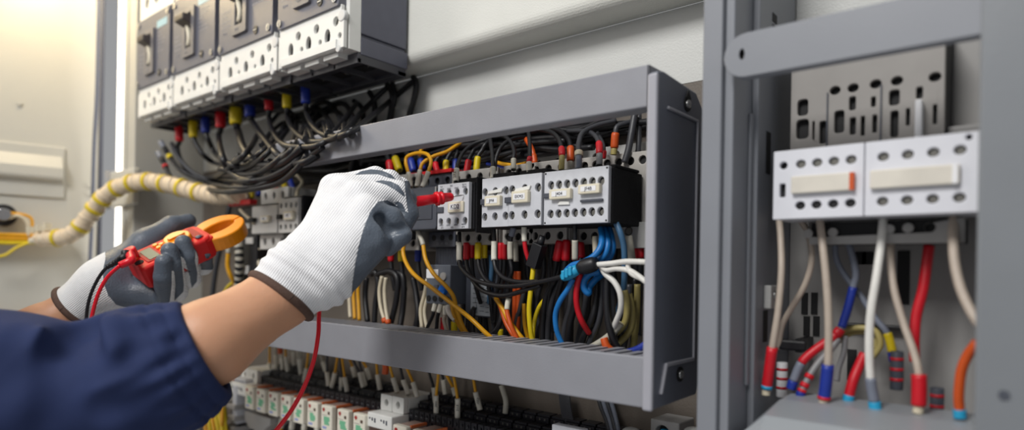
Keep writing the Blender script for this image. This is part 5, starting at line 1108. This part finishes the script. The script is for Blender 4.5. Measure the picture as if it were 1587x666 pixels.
def knit(name, col, dirv, spacing, amp, rough=0.85, extra=None):
    m_ = mat(name, col, rough, 0, 0.03, 90, 0, 0, spec=0.2); nt = m_.node_tree; N = nt.nodes; L = nt.links; b = N['Principled BSDF']
    tc = N.new('ShaderNodeTexCoord'); ns = N.new('ShaderNodeTexNoise'); ns.inputs['Scale'].default_value = 22; L.new(tc.outputs['Object'], ns.inputs['Vector'])
    ad = N.new('ShaderNodeVectorMath'); ad.operation = 'MULTIPLY_ADD'; ad.inputs[1].default_value = (0.006,)*3
    L.new(ns.outputs['Color'], ad.inputs[0]); L.new(tc.outputs['Object'], ad.inputs[2])
    dt = N.new('ShaderNodeVectorMath'); dt.operation = 'DOT_PRODUCT'; dt.inputs[1].default_value = tuple(float(v)*2*math.pi/spacing for v in dirv); L.new(ad.outputs[0], dt.inputs[0])
    sn = N.new('ShaderNodeMath'); sn.operation = 'SINE'; L.new(dt.outputs['Value'], sn.inputs[0])
    n2 = N.new('ShaderNodeTexNoise'); n2.inputs['Scale'].default_value = 900; L.new(tc.outputs['Object'], n2.inputs['Vector'])
    mx = N.new('ShaderNodeMath'); mx.operation = 'MULTIPLY_ADD'; mx.inputs[1].default_value = 0.8; L.new(n2.outputs['Fac'], mx.inputs[0]); L.new(sn.outputs[0], mx.inputs[2])
    bp = N.new('ShaderNodeBump'); bp.inputs['Strength'].default_value = amp; bp.inputs['Distance'].default_value = 0.0008
    L.new(mx.outputs[0], bp.inputs['Height']); L.new(bp.outputs['Normal'], b.inputs['Normal'])
    return m_
skin = mat('skin', (214, 160, 126), 0.5, 0, 0.04, 30, 0.12, 260, sss=0.15)
nitrile = mat('nitrile_coating', (92, 101, 113), 0.36, 0, 0.05, 90, 0.35, 420)
bandm = mat('cuff_brown', (92, 70, 60), 0.85, 0, 0.12, 300, 0.5, 800)
navy = knit('navy_cotton', (42, 53, 90), VC(.5, .86, 0), 0.0012, 0.06, 0.8)
# ---------------------------------------------------------------- skeleton
RW, RB = KP((462, 428, .700)), KP((436, 459, .690))                  # right wrist, cuff edge
RF, RE = KP((322, 532, .635)), KP((50, 640, .587))                  # forearm, elbow
RS = dp(-373, 360, .60)                                              # shoulders
LW, LB = KP((165, 440, .935)), KP((118, 477, .93))
LF, LE = KP((62, 512, .91)), KP((-150, 610, .85))
LS = np.array([-1.30, 0.125, 0.075])
CH = (RS+LS)/2; dn = np.array([0, 0, -1.0]); fw = np.array([0.28, 0.96, 0.0])
NK = CH - fw*0.03 + np.array([0, 0, .055]); HD = NK + np.array([0, 0, .135]) + fw*0.02
per = thing('person', 'person in a navy work jacket and grey-coated gloves testing contactors with a clamp meter', 'person')
bp_l = [(CH+dn*.02-fw*.02, CH+dn*.50-fw*.02, .10, .115, .05), (RS, LS, .052, .052, .07), (CH+dn*.08+(RS-CH)*.5, CH+dn*.42+(RS-CH)*.35, .085, .09, .06), (CH+dn*.08+(LS-CH)*.5, CH+dn*.42+(LS-CH)*.35, .085, .09, .06),
        (CH, HD-np.array([0, 0, .04]), .058, .052, .05), (HD, HD+np.array([0, 0, .035])-fw*.012, .080, .084, .03), (HD-np.array([0, 0, .06])+fw*.035, HD+fw*.03, .045, .055, .04),
        (HD+fw*.098-np.array([0, 0, .018]), HD+fw*.088+np.array([0, 0, .02]), .011, .006, .012)]
sd_ = (RS-LS)/np.linalg.norm(RS-LS)
for q in (-1, 1): bp_l.append((HD+sd_*q*.083-np.array([0, 0, .02]), HD+sd_*q*.087+np.array([0, 0, .015]), .010, .012, .006))
for S_, E_, F_, B_, W_, rf, rb in ((RS, RE, RF, RB, RW, .0400, .0315), (LS, LE, LF, LB, LW, .0335, .0270)):
    bp_l += [(S_, E_, .050, .042, .03), (E_, F_, .042, rf, .02), (F_, B_, rf, rb, .015), (B_, W_, rb, rb-.004, .015)]
bf = field(bp_l)
vs, fs = surfnet(bf, np.minimum.reduce([RS, LS, LE, CH+dn*.62])-.16, np.array([max(RW[0], -.5)+.08, .5, HD[2]+.15]), .0055)
body = to_obj('body', vs, fs, skin, per)
eyes = MB()
for q in (-1, 1):
    eb = MB(); eb.sphere(HD+fw*.0785+sd_*q*.031+np.array([0, 0, .012]), .0095, 12); eb.build('eye', mat('eye_brown', (44, 30, 24), 0.2), body)
mo = MB(); mo.tube([HD+fw*.079+sd_*x-np.array([0, 0, .055+abs(x)*.15]) for x in (-.022, -.011, 0, .011, .022)], .005, 8); mo.build('mouth', mat('lips', (176, 104, 92), 0.5), body)
hf = field([(HD+np.array([0, 0, .03])-fw*.014, HD+np.array([0, 0, .045])-fw*.025, .089, .09, .03), (HD-fw*.05, HD-fw*.045+np.array([0, 0, -.06]), .06, .05, .03)])
hf2 = lambda P: smax(hf(P), (P-HD) @ (fw*.9-np.array([0, 0, .75])) - .045, .01)
vs, fs = surfnet(hf2, HD-.18, HD+.18, .006); to_obj('hair', vs, fs, mat('hair_black', (28, 24, 22), 0.6, 0, 0.2, 200), per)
# ---------------------------------------------------------------- jacket
jt = field([(a, b, ra+.016, rb+.018, k) for a, b, ra, rb, k in bp_l[:4]] + [(LS, LE, .064, .062, .04), (LE, KP((-70, 572, .885)), .060, .052, .03), (RS, KP((-40, 645, .578)), .068, .064, .04), (CH, CH+np.array([0, 0, .05]), .062, .060, .02)])
vs, fs = surfnet(jt, np.minimum.reduce([RS, LS, LE, CH+dn*.68])-.1, np.maximum.reduce([RS, LS, LE])+.14, .0065)
jk = to_obj('jacket', vs, fs, navy, per)
c0 = KP((320, 541, .632)); sl = [(c0, KP((292, 556, .628)), .0455, .050, .01), (KP((292, 556, .628)), KP((268, 567, .622)), .0475, .057, .01), (KP((262, 570, .620)), KP((208, 590, .612)), .062, .0690, .015),
      (KP((208, 590, .612)), KP((152, 644, .600)), .0680, .0550, .008), (KP((104, 652, .592)), KP((26, 616, .583)), .056, .0690, .008), (KP((26, 616, .583)), KP((-90, 650, .575)), .069, .073, .03), (KP((-90, 640, .575)), RS+(RE-RS)*.2, .076, .07, .04)]
axs = RF-KP((200, 592, .612)); axs /= np.linalg.norm(axs); e1 = np.cross(axs, UPV); e1 /= np.linalg.norm(e1); e2 = np.cross(axs, e1)
slf = field(sl)
folds = [  # (from, to, depth, half width): creases positive, ridges negative
 ((135, 508, .580), (104, 556, .535), .026, .009), ((104, 556, .535), (78, 650, .522), .020, .009), ((133, 508, .585), (150, 560, .540), .010, .007),
 ((245, 488, .575), (196, 552, .548), .009, .006), ((286, 500, .60), (262, 560, .556), .004, .005),
 ((0, 592, .508), (96, 592, .530), .006, .005), ((96, 592, .530), (205, 560, .545), .008, .006), ((205, 560, .545), (268, 530, .565), .005, .005),
 ((64, 655, .520), (190, 606, .540), .006, .005), ((190, 606, .540), (285, 548, .575), .004, .004), ((30, 500, .540), (10, 560, .512), .009, .008), ((150, 640, .54), (240, 624, .552), .007, .007),
 ((170, 500, .575), (174, 545, .550), -.010, .008), ((60, 500, .545), (46, 580, .516), -.012, .009), ((120, 610, .533), (210, 582, .545), -.005, .007), ((225, 498, .575), (262, 600, .560), -.004, .008)]
def sleeve(P):
    d = slf(P); q = P - c0; s = q @ axs; ph = np.arctan2(q @ e2, q @ e1)
    mk = np.exp(-((s+.030)/.020)**2)
    d = d - .0016*np.cos(19*ph + 1.4*np.sin(3*ph))*mk + .0022*np.exp(-((s+.026)/.0022)**2) + .0016*np.exp(-((s+.012)/.0018)**2)
    far = np.clip((-s-.05)/.05, 0, 1)
    d = d + far*.0022*(np.sin((q @ VC(.35, .9, .2))*75 + 2*np.sin((q @ VC(.9, -.3, .2))*28)) + .7*np.sin((q @ VC(-.6, .8, .3))*110 + 2.2*np.sin((q @ VC(.5, .8, 0))*37)))
    for a, b, w_, hw in folds:
        e = rcone(P, KP(a), KP(b), 0, 0); d = d + w_*np.exp(-(e/(hw*1.5))**2)
    return smax(d, -(rcone(P, c0+axs*.04, c0-axs*.012, .0425, .0425)), .002)
def sleeve_clip(P): return smax(sleeve(P), (P-c0) @ axs, .003)
vs, fs = surfnet(sleeve_clip, np.minimum.reduce([a for a, *_ in sl]+[RS])-.1, np.maximum.reduce([a for a, *_ in sl]+[RS])+.1, .0030)
to_obj('jacket_sleeve', vs, fs, navy, per)
# ---------------------------------------------------------------- right glove (holding the probe, little-finger edge towards the camera)
I0, I1, I2, I3 = [KP(k) for k in ((517, 291, .752), (582, 275, .764), (620, 290, .772), (632, 318, .768))]
M0, M1, M2, M3 = [KP(k) for k in ((538, 294, .738), (603, 281, .750), (629, 309, .757), (624, 342, .750))]
A0, A1, A2, A3 = [KP(k) for k in ((557, 304, .722), (617, 298, .734), (633, 330, .738), (619, 361, .731))]
P0, P1, P2, P3 = [KP(k) for k in ((571, 327, .704), (607, 338, .710), (622, 364, .712), (602, 383, .711))]
rg = [(RB+(RB-RW)*.05, RW, .0375, .0365, .01), (RW, KP((486, 400, .712)), .0365, .034, .015),
      (KP((486, 400, .725)), I0, .026, .0150, .018), (KP((490, 405, .718)), M0, .026, .0155, .018), (KP((498, 410, .708)), A0, .026, .0155, .018), (KP((508, 420, .700)), P0, .027, .0160, .018),
      (KP((506, 437, .696)), KP((572, 372, .699)), .0270, .0245, .016), (KP((540, 350, .735)), KP((590, 345, .735)), .028, .022, .02),
      (KP((500, 390, .755)), KP((560, 352, .785)), .017, .014, .012), (KP((560, 352, .785)), KP((622, 322, .786)), .0135, .011, .006)]
for a, b, c_, d_, r0 in ((I0, I1, I2, I3, .0118), (M0, M1, M2, M3, .0123), (A0, A1, A2, A3, .0120), (P0, P1, P2, P3, .0112)):
    rg += [(a, b, r0+.0022, r0+.0008, .0075), (b, c_, r0+.0008, r0, .004), (c_, d_, r0, r0-.0012, .003)]
rgf = field(rg)
rcut = [((588, 341, .695), (599, 358, .695), .0072, .005), ((601, 358, .697), (632, 351, .703), .0046, .004), ((580, 366, .672), (592, 400, .674), .0020, .010), ((604, 326, .690), (618, 340, .690), .0016, .006)]
gax = (RW-RB)/np.linalg.norm(RW-RB); g1 = np.cross(gax, UPV); g1 /= np.linalg.norm(g1); g2 = np.cross(gax, g1)
ridg = [((480, 345, .690), (505, 300, .712), .0), ]
def rglove(P):
    d = rgf(P)
    for a, b, r_, k in rcut: d = smax(d, -rcone(P, KP(a), KP(b), r_, r_), k)
    q = P-RB; s = q @ gax
    cu = np.exp(-((s-.030)/.022)**2)
    d = d - cu*.0012*np.sin(s*2*math.pi/.0135 + .8*np.sin((q @ g1)*60))
    for a, b, w_ in (((560, 440, .69), (520, 395, .68), .0022), ((556, 395, .675), (575, 360, .672), .0018), ((505, 455, .69), (480, 420, .685), .0016), ((568, 400, .676), (600, 396, .684), .0022)):
        e = rcone(P, KP(a), KP(b), 0, 0); d = d + w_*np.exp(-(e/.008)**2)
    return smax(d, -((P-RB) @ gax) - .001, .002)
ks = [KP(k) for k in ((380, 500, .68), (650, 400, .70), (560, 240, .77), (650, 300, .80), (520, 500, .68))]
vs, fs = surfnet(rglove, np.minimum.reduce(ks)-.06, np.maximum.reduce(ks)+.05, .0016)
G1 = [(545, 470), (546, 440), (550, 412), (556, 380), (565, 348), (575, 326), (586, 312), (600, 310), (614, 318), (628, 327), (660, 340), (660, 470)]
G2 = [[(549, 271), (560, 265), (575, 262), (592, 264), (606, 270), (614, 278), (604, 276), (586, 270), (568, 270)], [(580, 281), (592, 279), (606, 281), (618, 287), (626, 298), (628, 306), (612, 294), (598, 286)], [(611, 314), (617, 312), (624, 316), (629, 326), (624, 326)], [(627, 280), (660, 280), (660, 480), (636, 480), (634, 340), (629, 305)]]
def gcoat(P):
    Q, t = pxy(P); d = sdpoly(Q, G1)
    for p in G2: d = np.minimum(d, sdpoly(Q, p))
    far = np.maximum(.775 - t, (525-Q[:, 0])/1400.)*1400*1.0
    return np.minimum(d, far)/1400.0
(v1, f1), (v2, f2) = split_mesh(vs, fs, gcoat)
across = VC(.86, .5, .1)
white_r = knit('glove_knit_white', (240, 240, 242), VC(.76, -.60, .25), .0024, .5)
gl = to_obj('glove', v2, f2, white_r, per); tag(gl, 'white knit glove on the raised hand')
ct = to_obj('coating', v1, f1, nitrile, gl)
def cuff_band(B_, ax_, r_, tr, parent):
    a1 = np.cross(ax_, UPV); a1 /= np.linalg.norm(a1); a2 = np.cross(ax_, a1)
    pts = [B_ + (a1*math.cos(t) + a2*math.sin(t))*r_ for t in [2*math.pi*i/48 for i in range(49)]]
    b = MB(); b.tube(pts, tr, 12, caps=False); b.sm = [True]*len(b.sm); return b.build('cuff_band', bandm, parent)
cuff_band(RB, gax, .0365, .0048, gl)
# ---------------------------------------------------------------- clamp meter (held in the other hand)
ML = np.array([.648, .474, .593]); MW = np.array([.757, -.323, -.569]); MW = MW - ML*(MW @ ML)/(ML @ ML); ML /= np.linalg.norm(ML); MW /= np.linalg.norm(MW); MN = np.cross(ML, MW)
TV = lambda a: VC(a[0], a[1], a[2])
EL, EW, EN = TV(ML), TV(MW), TV(MN)
if EN @ FWD > 0: EN = -EN
MO = KP((211, 422, .903))
SL = 0.73                                   # short compact model: lengths along the body
def mp(p): return MO + EW*p[0] + EL*p[1]*SL + EN*p[2]
def mprism(b, outline, z0, z1, holes=(), mi=0): return b.prism(outline, -z1, -z0, holes, mi, frame=lambda p: mp((p[0], p[2], -p[1])))
cm = thing('clamp_meter', 'red and orange clamp meter held in the lower glove, jaw pointing at the contactors', 'meter')
M_red = mat('meter_red', (222, 26, 26), 0.5, 0, 0.04, 90); M_or = mat('meter_orange', (250, 150, 14), 0.35, 0, 0.04, 90)
b = MB(); mprism(b, [(-.027, 0), (.027, 0), (.030, .006), (.029, .05), (.0285, .10), (.030, .128), (.026, .142), (-.026, .142), (-.030, .128), (-.0285, .10), (-.029, .05), (-.030, .006)], -.018, .016)
bd = b.build('body', M_red, cm, bev=.004, seg=3)
b = MB(); mprism(b, rrect(-.021, .021, .020, .050, .003), .0145, .0170); b.build('display_frame', mat('meter_red_dark', (170, 16, 20), 0.55), cm, bev=.001)
b = MB(); mprism(b, rrect(-.017, .017, .026, .046, .002), .0165, .0176); b.build('display', mat('lcd_green', (96, 110, 98), 0.45), cm)
for x, y in ((-.017, .057), (-.006, .0575), (.006, .0575), (-.012, .066), (.004, .068)):
    b = MB(); b.cyl(mp((x, y, .015)), mp((x, y, .0185)), .0042, .0036, n=14); b.build('button', M_or if y < .06 or x < 0 else M_red, cm, bev=.0006)
b = MB(); b.cyl(mp((0, .093, .014)), mp((0, .093, .0235)), .0205, .0185, n=32); dl = b.build('dial', M_or, cm, bev=.0015)
b = MB(); mprism(b, rrect(-.004, .004, .076, .110, .003), .022, .0265); b.build('dial_grip', M_or, dl, bev=.0015)
b = MB(); mprism(b, rrect(-.020, .020, .118, .134, .003), .0155, .0172); b.build('label_plate', mat('meter_red_dark', (170, 16, 20), 0.55), cm)
# jaw: two curved orange arms round an oval opening
def jaw_arm(sg):
    out = []; 
    for i in range(15):
        a = math.radians(-62 + 150*i/14); out.append((sg*.0365*math.cos(a), .176 + .052*math.sin(a)))
    inn = []
    for i in range(15):
        a = math.radians(88 - 140*i/14); inn.append((sg*.0125*math.cos(a) + sg*.001, .176 + .034*math.sin(a)))
    b = MB(); mprism(b, out+inn, -.012, .010); return b.build('jaw', M_or, cm, bev=.004, seg=3)
jaw_arm(1); jaw_arm(-1)
b = MB(); mprism(b, [(-.030, .128), (.030, .128), (.026, .148), (-.026, .148)], -.014, .013); b.build('jaw_base', M_red, cm, bev=.003)
b = MB(); mprism(b, rrect(-.040, -.028, .112, .136, .003), -.008, .008); b.build('trigger', M_or, cm, bev=.002)
for k, (x, c_) in enumerate(((-.009, 'red'), (.009, 'black'))):
    b = MB(); b.cyl(mp((x, .010, .0150)), mp((x, .010, .0168)), .0058, n=16); b.build('socket', M_hole if k else M_or, cm)
# ---------------------------------------------------------------- test leads
def lead(col, name, label, cpts, plug, prim):
    t = thing(name, label, 'test lead')
    MB().tube(spline(cpts, 10), .0023, 10).build('cable', prim, t, fix=False); return t
M_lead = mat('lead_red', (236, 24, 44), 0.32, 0, 0.03, 100)
tip = at(719, 302, .5895); hb = KP((596, 319, .764)); pd = (tip-hb)/np.linalg.norm(tip-hb); PL = float(np.linalg.norm(tip-hb))
pp = lambda s: hb + pd*s
plug_r = [mp((-.011, .012, .017)), mp((-.013, .006, .026)), KP((204, 402, .868)), KP((186, 411, .862))]
t = thing('test_lead', 'red test lead with its probe on the KD2 contactor, hanging below the raised glove', 'test lead')
cpts = [pp(-.004), pp(-.03)+VC(0, -.006, 0), KP((540, 376, .748)), KP((503, 440, .752)), KP((495, 480, .742)), KP((493, 520, .728)), KP((484, 566, .714)), KP((462, 618, .700)), KP((430, 664, .690)), KP((370, 730, .690)), KP((260, 790, .74)), KP((165, 720, .82)), KP((136, 600, .87)), KP((138, 520, .872)), KP((143, 488, .868)), KP((152, 456, .864)), KP((166, 430, .862)), KP((186, 411, .862))]
MB().tube(spline(cpts, 12), .0024, 10).build('cable', M_lead, t, fix=False)
b = MB(); ss = [(0, .0062), (.02, .0066), (.045, .0064), (PL-.040, .0060)]
b.tube([pp(s) for s, _ in ss], [r_ for _, r_ in ss], 16); b.build('probe_handle', M_lead, t)
b = MB(); ss = [(PL-.040, .0060), (PL-.0395, .0085), (PL-.0365, .0090), (PL-.0360, .0072), (PL-.0335, .0070), (PL-.0330, .0082), (PL-.0305, .0080), (PL-.0300, .0064), (PL-.019, .0052), (PL-.0165, .0042)]
b.tube([pp(s) for s, _ in ss], [r_ for _, r_ in ss], 18); b.build('probe_collar', M_lead, t)
b = MB(); b.tube([pp(PL-.0168), pp(PL-.004), pp(PL)], [.0010, .0010, .0003], 8); b.build('probe_tip', M_steel, t)
P_ = spline(plug_r, 6); b = MB(); b.tube(P_, [.0060]*4 + [.0068]*6 + [.0056 - .0001*i for i in range(len(P_)-10)], 12); b.build('plug', M_lead, t)
b = MB(); b.tube([mp((-.011, .012, .016)), mp((-.011, .012, .032))], .0072, 14); b.build('plug_body', M_lead, t, bev=.002)
t = thing('test_lead', 'black test lead plugged into the clamp meter beside the red one', 'test lead')
cpts = [KP((178, 407, .880)), KP((166, 414, .878)), KP((155, 427, .878)), KP((143, 450, .880)), KP((136, 474, .882)), KP((133, 505, .884)), KP((131, 560, .884)), KP((120, 680, .86)), KP((60, 800, .84))]
MB().tube(spline(cpts, 10), .0022, 10).build('cable', M_black, t, fix=False)
P_ = spline([mp((-.026, .016, .018)), KP((194, 397, .880)), KP((186, 402, .880)), KP((178, 407, .880)), KP((166, 413.5, .878))], 6); n_ = len(P_)
b = MB(); b.tube(P_, [.0058 - .0028*i/n_ + (.0007 if i % 3 == 0 and i > 5 else 0) for i in range(n_)], 12); b.build('plug', M_black, t)
b = MB(); b.tube([KP((195, 399, .880)), KP((194.5, 388, .882))], .0056, 14); b.build('plug_body', M_black, t, bev=.0015)
# ---------------------------------------------------------------- left glove (palm and curled fingers towards the camera)
def fing(s, dx=0.0): return None
lg = [(LB+(LB-LW)*.04, LW, .0345, .0350, .01), (LW, KP((190, 430, .955)), .0350, .032, .02),
      (KP((190, 425, .965)), KP((250, 425, 1.00)), .030, .026, .02), (KP((180, 452, .935)), KP((243, 458, .938)), .0250, .0200, .014),
      (KP((182, 416, .950)), KP((228, 376, .985)), .0245, .0210, .016), (KP((228, 376, .985)), KP((266, 350, 1.01)), .0200, .0155, .010), (KP((266, 350, 1.01)), KP((292, 342, 1.03)), .0150, .0115, .005)]
FG = [((250, 462, .955), (255, 466, .925), (254, 428, .890), (254, 406, .884), .0130), ((256, 446, .985), (275, 452, .945), (268, 412, .900), (263, 388, .897), .0130),
      ((272, 430, 1.00), (296, 432, .965), (291, 398, .922), (284, 376, .918), .0130), ((290, 415, 1.01), (315, 412, .99), (316, 392, .950), (311, 375, .942), .0125)]
for a, b2, c_, d_, r0 in FG:
    a, b2, c_, d_ = KP(a), KP(b2), KP(c_), KP(d_)
    lg += [(a, b2, r0+.002, r0+.0008, .010), (b2, c_, r0+.0006, r0, .0035), (c_, d_, r0, r0-.0016, .0025)]
lgf = field(lg)
lax = (LW-LB)/np.linalg.norm(LW-LB)
def lglove(P):
    d = lgf(P); q = P-MO; x, y, z = q @ EW, (q @ EL)/SL, q @ EN         # the meter's own space stays free
    m_ = np.maximum.reduce([np.abs(x)-.0300, -y-.0005, y-.14, z-.017, -z-.0185])
    d = smax(d, -m_, .002)
    for a, b2, w_ in (((222, 478, .90), (228, 452, .905), .003), ((236, 480, .905), (240, 455, .905), .003), ((205, 470, .90), (214, 455, .905), .002)):
        e = rcone(P, KP(a), KP(b2), 0, 0); d = d + w_*np.exp(-(e/.007)**2)
    return smax(d, -((P-LB) @ lax) - .001, .002)
ks = [KP(k) for k in ((95, 520, .93), (330, 520, .93), (330, 330, 1.05), (95, 360, .93), (240, 420, .86))]
vs, fs = surfnet(lglove, np.minimum.reduce(ks)-.03, np.maximum.reduce(ks)+.03, .0018)
WP = [[(60, 300), (164, 300), (163, 402), (159, 420), (161, 440), (168, 458), (180, 472), (200, 478), (240, 480), (256, 476), (263, 468), (266, 442), (266, 419), (270, 421), (272, 440), (270, 466), (284, 452), (285, 442), (283, 421), (280, 396), (287, 404), (294, 428), (297, 446), (305, 436), (306, 423), (302, 404), (303, 388), (310, 407), (312, 418), (330, 418), (330, 540), (60, 540)]]
def gwhite(P):
    Q, t = pxy(P); return -sdpoly(Q, WP[0])/1080.0
(v1, f1), (v2, f2) = split_mesh(vs, fs, gwhite)
gl2 = to_obj('glove', v2, f2, knit('glove_knit_white_b', (236, 236, 236), VC(.62, -.78, .05), .0024, .5), per); tag(gl2, 'white knit glove on the hand holding the meter')
to_obj('coating', v1, f1, nitrile, gl2)
cuff_band(LB, lax, .0345, .0044, gl2)
